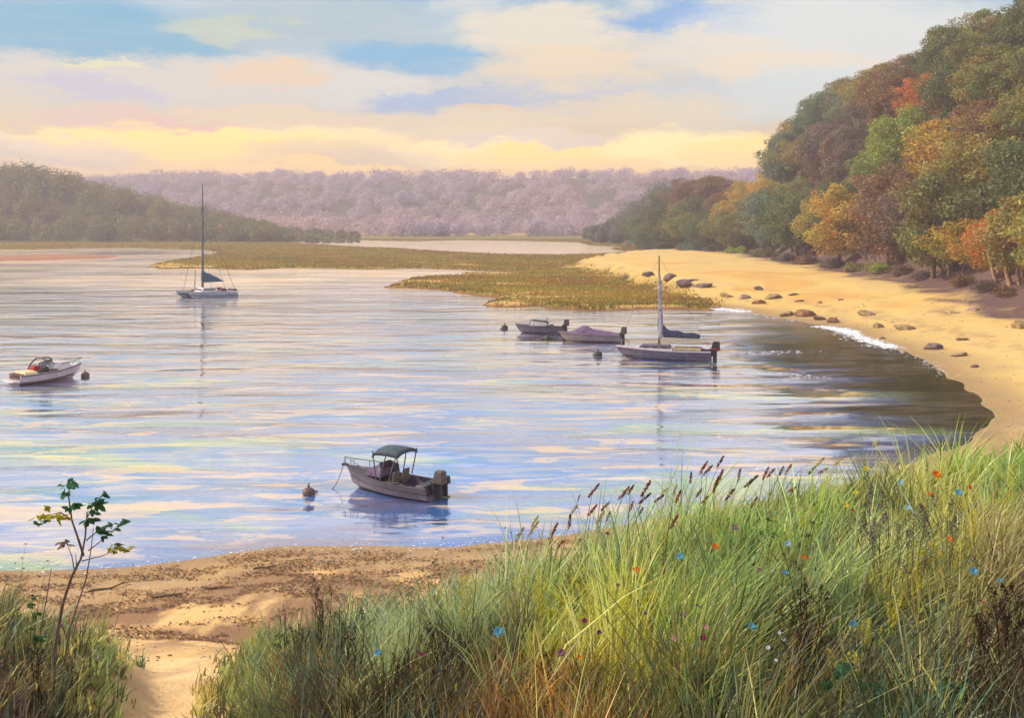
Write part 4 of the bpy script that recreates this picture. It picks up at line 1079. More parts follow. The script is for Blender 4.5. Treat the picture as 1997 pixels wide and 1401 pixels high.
small_leafy((85, 1350), (82, 1235), [(80, 1250, .08, 9), (88, 1270, .08, 9), (72, 1245, .06, 8)], "dark leafy weed at the sapling's foot", 15, ('deep', 'green'))
small_leafy((835, 1180), (865, 1042), [(864, 1050, .03, 3), (850, 1072, .04, 4), (845, 1098, .06, 7), (838, 1125, .05, 5)], "leaning weed with round dark leaves, left one on the shoreline", 16, ('deep', 'deep'))
small_leafy((960, 1170), (998, 1018), [(985, 1030, .04, 4), (996, 1040, .03, 3), (975, 1065, .05, 4), (965, 1085, .05, 5)], "leaning weed with round dark leaves under the pale plume", 17, ('deep', 'deep'))
small_leafy((900, 1190), (930, 1080), [(925, 1095, .06, 7), (918, 1110, .05, 6)], "low dark leaved weed between the two leaning weeds", 18, ('deep', 'teal'))
small_leafy((560, 1330), (545, 1230), [(548, 1240, .08, 8), (560, 1255, .08, 8), (540, 1262, .07, 8)], "grey green leafy weed at the left end of the bank", 19, ('green', 'deep'))
small_leafy((1490, 1120), (1500, 1010), [(1500, 1015, .05, 7), (1485, 1040, .05, 7), (1510, 1045, .05, 7)], "dark leafed weed high on the bank", 20, ('deep', 'green'))
small_leafy((1560, 1130), (1590, 1010), [(1585, 1020, .05, 7), (1572, 1045, .06, 8), (1560, 1065, .05, 7)], "dark leafed weed high on the bank, right of another", 21, ('deep', 'deep'))
small_leafy((1650, 1440), (1640, 1300), [(1640, 1310, .10, 12), (1620, 1340, .10, 12), (1665, 1335, .09, 10)], "broad teal leafed weed low in the bank", 22, ('teal', 'deep'), ls=.11)
small_leafy((1720, 1430), (1705, 1340), [(1705, 1345, .10, 12), (1725, 1360, .09, 10)], "broad teal leafed weed right of its twin", 23, ('teal', 'teal'), ls=.11)
small_leafy((1860, 1440), (1850, 1330), [(1850, 1340, .10, 12), (1830, 1360, .09, 10), (1870, 1360, .09, 10)], "mid green leafy weed near the lower right corner", 24, ('green', 'teal'), ls=.1)
small_leafy((1290, 1280), (1262, 1160), [(1262, 1170, .10, 14), (1240, 1190, .09, 12), (1280, 1195, .09, 12)], "bushy yellow green weed in the middle of the bank", 25, ('lime', 'lime'), ls=.06)
small_leafy((1100, 1270), (1095, 1160), [(1095, 1170, .10, 14), (1120, 1185, .08, 12), (1075, 1195, .08, 12)], "bushy yellow green weed left of the middle", 26, ('lime', 'green'), ls=.06)
small_leafy((1830, 1160), (1815, 1050), [(1815, 1060, .09, 12), (1795, 1080, .08, 10), (1835, 1085, .08, 10)], "bushy yellow green weed near the right side", 27, ('lime', 'lime'), ls=.06)

# ------------------------------------------------------------------ wrack line, pebbles and foam
rg = np.random.default_rng(61)
n = 90000
ys = rg.uniform(27, 44, n); pxs = rg.uniform(-200, 1250, n); xs = (pxs - CX) / FPX * ys
zs = height(xs, ys)
m_ = fbm(xs / 1.6, ys / 0.8, 88) + 0.35 * (fbm(xs / 5, ys / 3, 89) - 0.5)
dens = sstep(m_, 0.46, 0.66) * sstep(zs, 0.03, 0.12) * (1 - sstep(zs, 0.9, 2.1))
ok = rg.uniform(0, 1, n) < dens
xs, ys, zs = xs[ok], ys[ok], zs[ok]; n = len(xs)
tones = np.array([lin(c) for c in [(118, 84, 52), (142, 96, 50), (92, 72, 54), (182, 112, 46), (134, 116, 98), (88, 78, 80), (206, 130, 50), (158, 126, 84)]])
ti = rg.choice(8, n, p=[.24, .16, .18, .08, .12, .10, .03, .09])
L = rg.uniform(0.04, 0.15, n)
v, f = quads(np.stack([xs, ys, zs + 0.01 + rg.uniform(0, 0.03, n)], 1), unit(np.stack([rg.normal(size=n) * .3, rg.normal(size=n) * .3, np.ones(n)], 1)), L, L * rg.uniform(0.2, 0.6, n), rg)
tag(mesh_np("seaweed", v, f, M_GRASS, attrs={'tint': np.repeat(tones[ti], 4, 0)}), "brown and orange seaweed strewn along the near shoreline", "seaweed", kind="stuff")
def pebble_field(name, label, xs, ys, zs, r, cols, rg):
    ico = [(0, 0, 1), (.894, 0, .447), (.276, .851, .447), (-.724, .526, .447), (-.724, -.526, .447), (.276, -.851, .447), (.724, .526, -.447), (-.276, .851, -.447), (-.894, 0, -.447), (-.276, -.851, -.447), (.724, -.526, -.447), (0, 0, -1)]
    fa = np.array([(0,1,2),(0,2,3),(0,3,4),(0,4,5),(0,5,1),(1,6,2),(2,7,3),(3,8,4),(4,9,5),(5,10,1),(6,7,2),(7,8,3),(8,9,4),(9,10,5),(10,6,1),(6,11,7),(7,11,8),(8,11,9),(9,11,10),(10,11,6)])
    n = len(xs); I = np.array(ico)
    v = I[None] * (r[:, None, None] * (1 + rg.normal(size=(n, 12, 1)) * .12)) * rg.uniform([.8, .7, .35], [1.4, 1.1, .65], (n, 3))[:, None, :]
    v += np.stack([xs, ys, zs], 1)[:, None]
    f = (np.arange(n)[:, None, None] * 12 + fa[None]).reshape(-1, 3)
    return tag(mesh_np(name, v.reshape(-1, 3), f, M_PEB, smooth=True, attrs={'tint': np.repeat(cols, 12, 0)}), label, name, kind="stuff")
M_PEB, T = mat_new("pebble_stone")
at = T.new('ShaderNodeAttribute', attribute_name='tint'); bs = T.new('ShaderNodeBsdfPrincipled'); T.put(bs.inputs['Base Color'], at.outputs['Color']); bs.inputs['Roughness'].default_value = .75
o = T.new('ShaderNodeOutputMaterial'); T.t.links.new(bs.outputs[0], o.inputs[0])
n = 1300
ys = np.concatenate([rg.uniform(20, 43, n), rg.uniform(60, 150, 900)]); pxs = np.concatenate([rg.uniform(-150, 1150, n), rg.uniform(1380, 2000, 900)]); xs = (pxs - CX) / FPX * ys
zs = height(xs, ys); pz = fbm(xs / 2.2, ys / 2.2, 97)
ok = (zs > .05) & (zs < 4.5) & (rg.uniform(0, 1, len(xs)) < sstep(pz, .4, .62)) & (x_ok if False else (sdist(xs, ys, land) > .5))
xs, ys, zs = xs[ok], ys[ok], zs[ok]
pc = np.array([lin(c) for c in [(160, 146, 128), (120, 108, 98), (190, 170, 140), (132, 104, 84), (150, 140, 146)]])[rg.integers(0, 5, len(xs))]
pebble_field("pebbles", "small pale and brown pebbles scattered on the sand", xs, ys, zs + .01, rg.uniform(.02, .05, len(xs)) * (.6 + ys / 60), pc, rg)

M_FOAM, T = mat_new("sea_foam")
g = T.new('ShaderNodeNewGeometry').outputs['Position']
bs = T.new('ShaderNodeBsdfPrincipled'); T.put(bs.inputs['Base Color'], T.mix(T.noise(g, 3, 4, .6), lin((244, 246, 250)), lin((214, 222, 236)))); bs.inputs['Roughness'].default_value = .7
o = T.new('ShaderNodeOutputMaterial'); T.t.links.new(bs.outputs[0], o.inputs[0])
rg = np.random.default_rng(71)
fx, fy, fr = [], [], []
def foam_run(pts, n, spread, size):
    W_ = [G(*q) for q in pts]
    for i in range(n):
        t = rg.uniform(0, len(W_) - 1.001); k = int(t); t -= k
        x = W_[k][0] * (1 - t) + W_[k + 1][0] * t; y = W_[k][1] * (1 - t) + W_[k + 1][1] * t
        fx.append(x + rg.normal() * spread * (1 + abs(rg.normal()))); fy.append(y + rg.normal() * spread * 1.3); fr.append(size * rg.uniform(.25, 1.0))
foam_run([(1395, 603), (1420, 604), (1450, 609)], 420, .5, .22)
foam_run([(1450, 609), (1500, 618), (1550, 627)], 60, .35, .12)
foam_run([(1600, 637), (1640, 644), (1670, 655), (1700, 667), (1745, 680)], 1300, .32, .17)
foam_run([(1640, 643), (1665, 650)], 300, .25, .2)
foam_run([(1745, 682), (1790, 700), (1820, 716), (1850, 735)], 110, .22, .08)
foam_run([(1480, 728), (1540, 730), (1600, 738)], 50, .35, .10)
foam_run([(-100, 1112), (0, 1116), (180, 1115), (330, 1099), (480, 1081), (640, 1069), (800, 1069), (950, 1063), (1100, 1049)], 260, .3, .04)
foam_run([(1440, 690), (1500, 688), (1560, 687)], 60, .5, .12)
foam_run([(1540, 920), (1500, 912), (1470, 918)], 70, .12, .05)
fx, fy, fr = map(np.array, (fx, fy, fr)); hh = height(fx, fy)
ok = hh < .10; fx, fy, fr, hh = fx[ok], fy[ok], fr[ok], hh[ok]
k = 7; an = np.linspace(0, 2 * math.pi, k, endpoint=False)
rad = fr[:, None] * (1 + rg.normal(size=(len(fx), k)) * .3).clip(.3, 1.8)
zt = np.maximum(hh, 0) + .012 + rg.uniform(0, .02, len(fx))
v = np.concatenate([np.stack([fx[:, None] + np.cos(an) * rad * 1.5, fy[:, None] + np.sin(an) * rad, np.repeat(zt[:, None], k, 1)], 2), np.stack([fx, fy, zt + fr * .22], 1)[:, None]], 1)
f = np.concatenate([np.arange(len(fx))[:, None, None] * (k + 1) + np.array([[i, (i + 1) % k, k] for i in range(k)])[None]]).reshape(-1, 3)
tag(mesh_np("foam", v.reshape(-1, 3), f, M_FOAM, smooth=True), "white foam where small waves break along the shore", "foam", kind="stuff")

# ------------------------------------------------------------------ boats
def box_geo(c, s, taper=1.0, shear=0.0):
    """box with an optional smaller, shifted top; edges softened by small chamfers"""
    x, y, z = s[0] / 2, s[1] / 2, s[2] / 2
    e = min(x, y, z) * 0.22
    v, f = [], []
    rings = [(-z, 1 - e / max(x, y), 1), (-z + e, 1, 1), (z - e, 1, taper), (z, 1 - e / max(x, y), taper)]
    for zz, k, tp in rings:
        X_, Y_ = x * tp * k, y * tp * k
        ee = e
        sh = shear * (zz + z) / (2 * z)
        for a, b in ((X_ - ee, -Y_), (X_, -Y_ + ee), (X_, Y_ - ee), (X_ - ee, Y_), (-X_ + ee, Y_), (-X_, Y_ - ee), (-X_, -Y_ + ee), (-X_ + ee, -Y_)):
            v.append((c[0] + a + sh, c[1] + b, c[2] + zz))
    for r_ in range(3):
        for k in range(8):
            f.append((r_ * 8 + k, r_ * 8 + (k + 1) % 8, r_ * 8 + 8 + (k + 1) % 8, r_ * 8 + 8 + k))
    f.append(tuple(range(7, -1, -1))); f.append(tuple(range(24, 32)))
    return v, f
def mesh_py(name, geo, mat, parent=None, smooth=False, bevel=None):
    v, f = geo
    me = bpy.data.meshes.new(name)
    me.from_pydata([tuple(q) for q in v], [], [tuple(q) for q in f])
    me.update()
    bm = bmesh.new(); bm.from_mesh(me); bmesh.ops.recalc_face_normals(bm, faces=bm.faces); bm.to_mesh(me); bm.free()
    if smooth:
        for q in me.polygons: q.use_smooth = True
    me.materials.append(mat)
    o = bpy.data.objects.new(name, me); link(o)
    if parent: o.parent = parent
    return o
def hull_sections(L, B, fb, fs, d, n=26, bowp=2.4, stern_w=0.9):
    S = []
    for i in range(n):
        t = i / (n - 1)
        w = B / 2 * (stern_w + (1 - stern_w) * min(1, t / .35)) * (1 - max(0, (t - 0.35) / 0.65) ** bowp)
        w = max(w, 0.015)
        zs = fs + (fb - fs) * t ** 2.2
        zk = -d + (d + fb * 0.92) * max(0, (t - 0.72) / 0.28) ** 2.6
        zc = zk + (zs - zk) * (0.30 + 0.15 * t)
        x = -L / 2 + L * t
        wc = w * (0.86 - 0.30 * t ** 3)
        S.append((x, w, zs, zk, zc, wc))
    return S
def hull_geo(S, floor=None, rim=0.09):
    v, f = [], []
    for x, w, zs, zk, zc, wc in S:
        wi = max(w - rim, 0.006)
        fl = zs - 0.04 if floor is None else min(max(floor, zk + 0.06), zs - 0.03)
        wm = (wc + w) / 2; zm = (zc + zs) / 2
        ring = [(0, zk), (wc * .55, zk + (zc - zk) * .45), (wc, zc), (wm * 1.01, zm), (w, zs - .03), (w, zs), (wi, zs), (wi * .96, fl), (0, fl + .004), (-wi * .96, fl), (-wi, zs), (-w, zs), (-w, zs - .03), (-wm * 1.01, zm), (-wc, zc), (-wc * .55, zk + (zc - zk) * .45)]
        v += [(x, a, b) for a, b in ring]
    m = 16
    for i in range(len(S) - 1):
        for k in range(m):
            f.append((i * m + k, i * m + (k + 1) % m, (i + 1) * m + (k + 1) % m, (i + 1) * m + k))
    f.append(tuple(range(m))); f.append(tuple(reversed(range((len(S) - 1) * m, len(S) * m))))
    return v, f
def at_t(S, x):
    for a, b in zip(S[:-1], S[1:]):
        if a[0] <= x <= b[0]:
            k = (x - a[0]) / (b[0] - a[0])
            return [p + (q - p) * k for p, q in zip(a, b)]
    return S[-1]
def deck_geo(S, x0, x1, crown=0.07, inset=0.03, n=12, dz=0.012):
    v, f = [], []
    for i in range(n + 1):
        x = x0 + (x1 - x0) * i / n
        _, w, zs, *_r = at_t(S, x); w = max(w - inset, .004)
        for j in range(-4, 5):
            y = w * j / 4
            v.append((x, y, zs + dz + crown * (1 - (j / 4) ** 2) * min(1, w * 1.4)))
    k = len(v)
    v += [(x, y, z - .03) for x, y, z in v]
    for i in range(n):
        for j in range(8):
            a = i * 9 + j
            f += [(a, a + 1, a + 10, a + 9), (k + a, k + a + 9, k + a + 10, k + a + 1)]
    for i in range(n):
        for a in (i * 9, i * 9 + 8):
            f.append((a, a + 9, k + a + 9, k + a))
    for j in range(8):
        for a in (j, n * 9 + j):
            f.append((a, a + 1, k + a + 1, k + a))
    return v, f
def rail_geo(S, x0, x1, r, dz=0.0, off=0.0, n=20, sides=6):
    out = []
    for sg in (1, -1):
        pts = []
        for i in range(n + 1):
            x = x0 + (x1 - x0) * i / n
            _, w, zs, *_r = at_t(S, x)
            pts.append((x, sg * (w + off), zs + dz))
        out.append(tube_geo(pts, [r] * (n + 1), sides))
    return merge_geo(out)
def cyl(a, b, r, r2=None, sides=8):
    return tube_geo([a, Vector(a).lerp(Vector(b), .5), b], [r, (r + (r2 or r)) / 2, r2 or r], sides)
def capped(geo, sides):
    v, f = geo; n = len(v)
    return v, f + [tuple(range(sides))] + [tuple(range(n - 1, n - 1 - sides, -1))]
def ccyl(a, b, r, r2=None, sides=10):
    return capped(cyl(a, b, r, r2, sides), sides)

M_HULL1 = simple_mat("mauve_grey_hull", (104, 92, 108), .5, c2=(78, 68, 84), scale=2.2, bump=.1)
M_HULLD = simple_mat("dark_slate_hull", (72, 70, 76), .5, c2=(52, 50, 58), scale=2.5, bump=.1)
M_TRIMD = simple_mat("dark_rubber", (48, 52, 54), .6, scale=6)
M_CANV = simple_mat("blue_grey_canvas", (70, 90, 100), .85, c2=(52, 66, 76), scale=3)
M_FRAME = simple_mat("dull_metal", (108, 112, 116), .4, metal=.5, scale=8)
M_MOTOR = simple_mat("brown_motor_shell", (92, 80, 72), .5, c2=(70, 60, 56), scale=6)
M_MOTORD = simple_mat("black_motor_shell", (40, 42, 44), .45, scale=6)
M_PURP = simple_mat("purple_canvas", (116, 92, 122), .85, c2=(92, 74, 104), scale=3)
M_SEAT = simple_mat("tan_seat", (112, 96, 92), .8, scale=5)
M_WHITE = simple_mat("off_white_gelcoat", (226, 218, 214), .35, c2=(200, 190, 196), scale=2.5, bump=.05)
M_PINKW = simple_mat("pinkish_gelcoat", (214, 196, 198), .4, c2=(178, 164, 172), scale=2.5, bump=.05)
M_GOLD = simple_mat("cream_deck", (240, 216, 164), .6, scale=5)
M_RED = simple_mat("red_canvas", (168, 38, 44), .8, scale=5)
M_BROWN = simple_mat("brown_cover", (110, 72, 62), .8, c2=(78, 54, 52), scale=6)
M_BLUE = simple_mat("teal_blue_canvas", (52, 100, 128), .8, c2=(38, 66, 88), scale=3)
M_NAVY = simple_mat("slate_blue_canvas", (72, 84, 112), .85, c2=(52, 56, 78), scale=3)
M_ROPE = simple_mat("grey_rope", (108, 104, 110), .9, scale=20)
M_SAILW = simple_mat("furled_sail_cloth", (186, 180, 200), .85, c2=(132, 112, 116), scale=2.5)
M_GLASS, T = mat_new("tinted_glass")
bs = T.new('ShaderNodeBsdfPrincipled'); bs.inputs['Base Color'].default_value = (.30, .33, .38, 1); bs.inputs['Roughness'].default_value = .08; bs.inputs['Transmission Weight'].default_value = .6; bs.inputs['Alpha'].default_value = 1
o = T.new('ShaderNodeOutputMaterial'); T.t.links.new(bs.outputs[0], o.inputs[0])
M_GLASSD = simple_mat("smoky_window", (58, 66, 72), .2, scale=3, spec=.7)

def boat_root(name, px, py, heading, label, cat, group="boats moored in the bay"):
    x, y = G(px, py)
    return empty(name, (x, y, 0.0), math.radians(heading), label=label, cat=cat, group=group)
def outboard(root, x, y, z, s, mat, mat2):
    """cowling over a leg that goes down behind the transom"""
    v, f = box_geo((x - .18 * s, y, z + .30 * s), (.42 * s, .34 * s, .44 * s), .78, -.04 * s)
    c = mesh_py("outboard_motor", (v, f), mat, root)
    mesh_py("midsection", merge_geo([box_geo((x - .16 * s, y, z - .25 * s), (.20 * s, .13 * s, .72 * s), .9), box_geo((x - .22 * s, y, z - .66 * s), (.5 * s, .10 * s, .10 * s), .8)]), mat2, c)
    mesh_py("bracket", box_geo((x + .02, y, z - .02), (.16 * s, .26 * s, .34 * s)), mat2, c)
    return c
def windscreen(root, x0, x1, w, z0, h, rake, frame, glass):
    """three-sided raked screen: panels with a frame"""
    P0 = [(x0, -w), (x1, -w * .62), (x1, w * .62), (x0, w)]
    lo = [(a, b, z0) for a, b in P0]; hi = [(a - rake, b * .88, z0 + h) for a, b in P0]
    hi[0] = (x0 - .05, -w * .96, z0 + h * .6); hi[3] = (x0 - .05, w * .96, z0 + h * .6)
    v, f = [], []
    for i in range(3):
        b = len(v); q = [lo[i], lo[i + 1], hi[i + 1], hi[i]]
        v += q + [(p[0] - .015, p[1], p[2]) for p in q]
        f += [(b, b + 1, b + 2, b + 3), (b + 4, b + 7, b + 6, b + 5), (b, b + 4, b + 5, b + 1), (b + 3, b + 2, b + 6, b + 7)]
    ws = mesh_py("windscreen", (v, f), glass, root)
    mesh_py("frame", merge_geo([tube_geo(hi, [.022] * 4, 6), tube_geo(lo, [.02] * 4, 6)] + [cyl(a, b, .02) for a, b in zip(lo, hi)]), frame, ws)

# --- the grey launch with a canopy, nearest in the bay
L, B = 5.1, 2.0
r = boat_root("motorboat", 762, 960, 150, "grey mauve motorboat with canopy, bow rail and outboard, nearest in the bay", "motorboat")
S = hull_sections(L, B, 0.98, 0.62, 0.18, bowp=2.2, stern_w=.92)
h_ = mesh_py("hull", hull_geo(S, floor=.22), M_HULL1, r, smooth=False)
mesh_py("rub_rail", rail_geo(S, -L / 2, L / 2 - .02, .035, -.05, .012), M_TRIMD, h_)
mesh_py("spray_rail", rail_geo(S, -L / 2, L / 2 - .5, .018, -.30, -.03), M_TRIMD, h_)
mesh_py("deck", deck_geo(S, .75, L / 2 - .03), M_HULLD, r)
mesh_py("cuddy", box_geo((.62, 0, .92), (1.0, 1.3, .34), .8, -.1), M_PURP, r)
windscreen(r, .1, .62, .72, .80, .56, .28, M_FRAME, M_PURP)
rp = []
for sg in (1, -1):
    pts = []
    for i in range(9):
        x = .9 + (L / 2 + .12 - .9) * i / 8; _, w, zs, *_q = at_t(S, min(x, L / 2 - .01)); pts.append((x, sg * max(w - .08, .06 if i < 8 else .05), zs + .34))
    rp.append(tube_geo(pts, [.018] * 9, 6))
    for i in (0, 3, 6, 8):
        q = pts[i]; _, w, zs, *_q = at_t(S, min(q[0], L / 2 - .05)); rp.append(cyl((q[0] - .02, q[1] * .98, zs), q, .015))
rp.append(cyl((L / 2 + .12, -.05, .98 + .34), (L / 2 + .12, .05, .98 + .34), .018))
mesh_py("bow_rail", merge_geo(rp), M_FRAME, r)
mesh_py("anchor_roller", merge_geo([box_geo((L / 2 + .06, 0, .98), (.34, .14, .10), .8), ccyl((L / 2 + .2, -.08, .97), (L / 2 + .2, .08, .97), .06)]), M_TRIMD, r)
# canopy: arched cloth on two hoops
cv, cf = [], []
for i in range(9):
    x = -.95 + 1.45 * i / 8
    for j in range(9):
        y = -0.78 + 1.56 * j / 8
        z = 2.12 - .16 * abs(j / 4 - 1) ** 2.5 - .05 * ((i / 4 - 1) ** 2) - (.12 if i == 8 else 0)
        cv.append((x, y, z))
k = len(cv); cv += [(x, y, z - .05 - (.10 if (n_ % 9 in (0, 8) or n_ < 9 or n_ >= 72) else 0)) for n_, (x, y, z) in enumerate(cv)]
for i in range(8):
    for j in range(8):
        a = i * 9 + j; cf += [(a, a + 1, a + 10, a + 9), (k + a, k + a + 9, k + a + 10, k + a + 1)]
    for a, b in ((i * 9, i * 9 + 9), (i * 9 + 8, i * 9 + 17), (i, i + 1), (72 + i, 73 + i)):
        cf.append((a, b, k + b, k + a))
cn = mesh_py("canopy", (cv, cf), M_CANV, r, smooth=True)
for x0, x1 in ((.15, .45), (-.05, -.35), (-.55, -.92)):
    for sg in (1, -1):
        mesh_py("canopy_pole", tube_geo([(x0, sg * .90, .74), ((x0 + x1) / 2, sg * .86, 1.4), (x1, sg * .77, 1.98)], [.028] * 3, 6), M_CANV if x0 == .15 else M_FRAME, r)
for y_, xs_ in ((-.40, -.2), (.40, -.2)):
    sb = mesh_py("seat", merge_geo([box_geo((xs_ - .1, y_, .55), (.48, .46, .14)), box_geo((xs_ - .1, y_, .35), (.2, .2, .3))]), M_SEAT, r)
    mesh_py("backrest", box_geo((xs_ - .34, y_, .82), (.10, .46, .5), .9, -.06), M_SEAT, sb)
mesh_py("console", box_geo((.25, -.4, .62), (.35, .6, .72), .85), M_HULLD, r)
mesh_py("steering_wheel", tube_geo([(.02 - .03 * math.sin(a), -.4 + .17 * math.cos(a), 1.0 + .17 * math.sin(a)) for a in [i * math.pi / 6 for i in range(13)]], [.018] * 13, 5), M_TRIMD, r)
mesh_py("stern_bench", box_geo((-L / 2 + .45, 0, .45), (.5, 1.5, .42)), M_HULLD, r)
outboard(r, -L / 2 + .02, .12, .62, 1.35, M_MOTOR, M_TRIMD)
outboard(r, -L / 2 + .02, -.58, .52, .8, M_MOTORD, M_TRIMD)
mesh_py("grab_line", tube_geo([(-1.4, .93, .66), (-1.1, .97, .74), (-.7, .98, .72)], [.02] * 3, 5), M_ROPE, r)
bow_w = r.matrix_basis @ Vector((L / 2 + .2, 0, .95))

def rope(p0, p1, label, sag=.25, rr=.018, group="mooring lines of the boats"):
    p0, p1 = Vector(p0), Vector(p1)
    pts = [p0.lerp(p1, i / 8) - Vector((0, 0, sag * math.sin(math.pi * i / 8))) for i in range(9)]
    loc = p1.copy()
    o = mesh_py("mooring_line", tube_geo([q - loc for q in pts], [rr] * 9, 5), M_ROPE)
    o.location = loc
    tag(o, label, "rope", group)
gx, gy = G(643, 956)
rope(bow_w, (gx, gy, -.05), "rope hanging from the nearest motorboat's bow into the water")

def buoy(px, py, R, label, mat, seed):
    x, y = G(px, py)
    root = empty("mooring_buoy", (x, y, 0), seed, label=label, cat="buoy", group="mooring buoys")
    rg = np.random.default_rng(seed)
    v, f = [], []
    for i in range(9):
        a = math.pi * i / 8
        for j in range(12):
            b = 2 * math.pi * j / 12
            q = 1 + .04 * math.sin(3 * b + i)
            v.append((R * math.sin(a) * math.cos(b) * q, R * math.sin(a) * math.sin(b) * q, R * .35 + R * .8 * math.cos(a)))
    for i in range(8):
        for j in range(12):
            f.append((i * 12 + j, i * 12 + (j + 1) % 12, i * 12 + 12 + (j + 1) % 12, i * 12 + 12 + j))
    mesh_py("float", (v, f), mat, root, smooth=True)
    mesh_py("pickup_handle", merge_geo([ccyl((0, 0, R * 1.1), (0, 0, R * 1.45), R * .14), tube_geo([(R * .22 * math.cos(a), 0, R * 1.55 + R * .2 * math.sin(a)) for a in [k * math.pi / 5 for k in range(11)]], [R * .06] * 11, 5)]), M_TRIMD, root)
    mesh_py("tether", tube_geo([(R * .7, 0, R * .6), (R * 1.5, .05, R * .35), (R * 2.4, .1, -.03)], [R * .10] * 3, 5), M_ROPE, root)
M_BUOYB = simple_mat("brown_buoy", (112, 84, 78), .6, c2=(80, 62, 66), scale=5)
M_BUOYD = simple_mat("dark_buoy", (66, 66, 66), .6, scale=5)
buoy(602, 966, .30, "brown round buoy left of the nearest motorboat", M_BUOYB, 1)
buoy(1166, 695, .42, "dark buoy just left of the sailboat's bow", M_BUOYD, 2)
buoy(1068, 662, .38, "dark buoy between the two moored boats' bows", M_BUOYD, 3)
buoy(984, 642, .42, "dark buoy left of the white screened boat", M_BUOYD, 4)
buoy(166, 735, .34, "grey brown buoy at the bow of the white cruiser", M_BUOYB, 5)
buoy(1098, 662, .16, "tiny dark float in front of the covered boat", M_BUOYD, 6)

# --- sailboat on the right
L, B = 8.6, 2.5
r = boat_root("sailboat", 1293, 700, 167, "mauve sailboat with slate sail cover, dark mast and black outboard, before the marsh", "sailboat")
S = hull_sections(L, B, 1.12, .86, .35, bowp=1.9, stern_w=.72)
h_ = mesh_py("hull", hull_geo(S, floor=.35), M_HULL1, r)
mesh_py("rub_rail", rail_geo(S, -L / 2, L / 2 - .02, .045, -.06, .012), M_WHITE, h_)
# boot stripe follows the hull at the waterline
sv, sf = [], []
for sg in (1, -1):
    b0 = len(sv)
    for i in range(24):
        x = -L / 2 + L * .93 * i / 23; _, w, zs, zk, zc, wc = at_t(S, x)
        def wat(z): 
            return (wc + (w - wc) * (z - zc) / (zs - zc)) if z > zc else wc * (max(z - zk, 0) / (zc - zk + 1e-6)) ** .8
        zl = -.1 if zk < 0 else zk + .02
        sv += [(x, sg * (wat(zl) + .02), zl), (x, sg * (wat(.30) + .02), .30)]
    for i in range(23):
        a = b0 + i * 2; sf.append((a, a + 2, a + 3, a + 1))
mesh_py("boot_stripe", (sv, sf), M_HULLD, h_)
mesh_py("deck", deck_geo(S, -.9, L / 2 - .04, crown=.1), M_PINKW, r)
cb = mesh_py("cabin", box_geo((.75, 0, 1.08), (3.0, 1.45, .38), .86, -.1), M_HULL1, r)
for x_ in (-.1, .7, 1.5):
    for sg in (1, -1):
        mesh_py("window", box_geo((x_, sg * .70, 1.10), (.42, .05, .14)), M_GLASSD, cb)
mesh_py("cockpit_coaming", merge_geo([box_geo((-2.2, sg * .80, .98), (2.4, .10, .22)) for sg in (1, -1)]), M_GOLD, r)
mesh_py("tiller", tube_geo([(-3.7, 0, 1.0), (-3.0, 0, 1.12), (-2.5, 0, 1.16)], [.03] * 3, 6), M_BROWN, r)
mp = mesh_py("mast", tube_geo([(.35, 0, .9), (.35, 0, 3.5), (.35, 0, 6.5), (.35, 0, 9.35)], [.12, .11, .09, .05], 8), M_FRAME, r)
mesh_py("spreader", merge_geo([cyl((.35, 0, 5.6), (.28, sg * .9, 5.7), .04, .025) for sg in (1, -1)]), M_FRAME, mp)
mesh_py("mast_sleeve", tube_geo([(.22, .02, 1.9), (.20, .05, 3.2), (.26, -.03, 5.0), (.27, .04, 6.6), (.32, 0, 7.8)], [.30, .22, .18, .15, .07], 8), M_SAILW, mp)
bo = mesh_py("boom", tube_geo([(.30, 0, 2.0), (-1.5, 0, 1.95), (-3.2, 0, 1.92)], [.07] * 3, 8), M_FRAME, r)
# lumpy sail cover lying on the boom, high at the mast
cv, cf = [], []
for i in range(15):
    t = i / 14; x = .45 - 3.75 * t
    hh_ = (1.25 * math.exp(-t * 8) + .72 * (1 - t * .45)) * (1 + .10 * math.sin(t * 17)); ww = .20 * (1 - t * .4)
    for j in range(10):
        a = 2 * math.pi * j / 10
        cv.append((x, ww * math.cos(a), 1.92 + hh_ * .5 + hh_ * .5 * math.sin(a)))
for i in range(14):
    for j in range(10):
        cf.append((i * 10 + j, i * 10 + (j + 1) % 10, i * 10 + 10 + (j + 1) % 10, i * 10 + 10 + j))
cf += [tuple(range(10)), tuple(range(149, 139, -1))]
mesh_py("sail_cover", (cv, cf), M_NAVY, bo, smooth=True)
for a, b in (((L / 2 - .1, 0, 1.1), (.35, 0, 9.1)), ((-L / 2 + .1, 0, .9), (.35, 0, 9.3)), ((.2, 1.1, .95), (.35, 0, 8.4)), ((.2, -1.1, .95), (.35, 0, 8.4))):
    mesh_py("stay", cyl(a, b, .012, sides=5), M_FRAME, r)
pl = []
for sg in (1, -1):
    pl += [tube_geo([(L / 2 - 1.2, sg * .6, 1.55), (L / 2 - .4, sg * .25, 1.62), (L / 2 + .05, 0, 1.65)], [.02] * 3, 5), cyl((L / 2 - 1.2, sg * .6, 1.0), (L / 2 - 1.2, sg * .6, 1.55), .018)]
mesh_py("pulpit", merge_geo(pl), M_FRAME, r)
c_ = outboard(r, -L / 2 - .02, .3, .72, 1.9, M_MOTORD, M_TRIMD)
mesh_py("fuel_band", box_geo((-L / 2 - .36, .3, 1.05), (.86, .70, .12)), M_RED, c_)
bow_w = r.matrix_basis @ Vector((L / 2, 0, 1.0))
gx, gy = G(1172, 694)
rope(bow_w, (gx, gy, .35), "rope from the mauve sailboat's bow to its dark buoy", rr=.03)

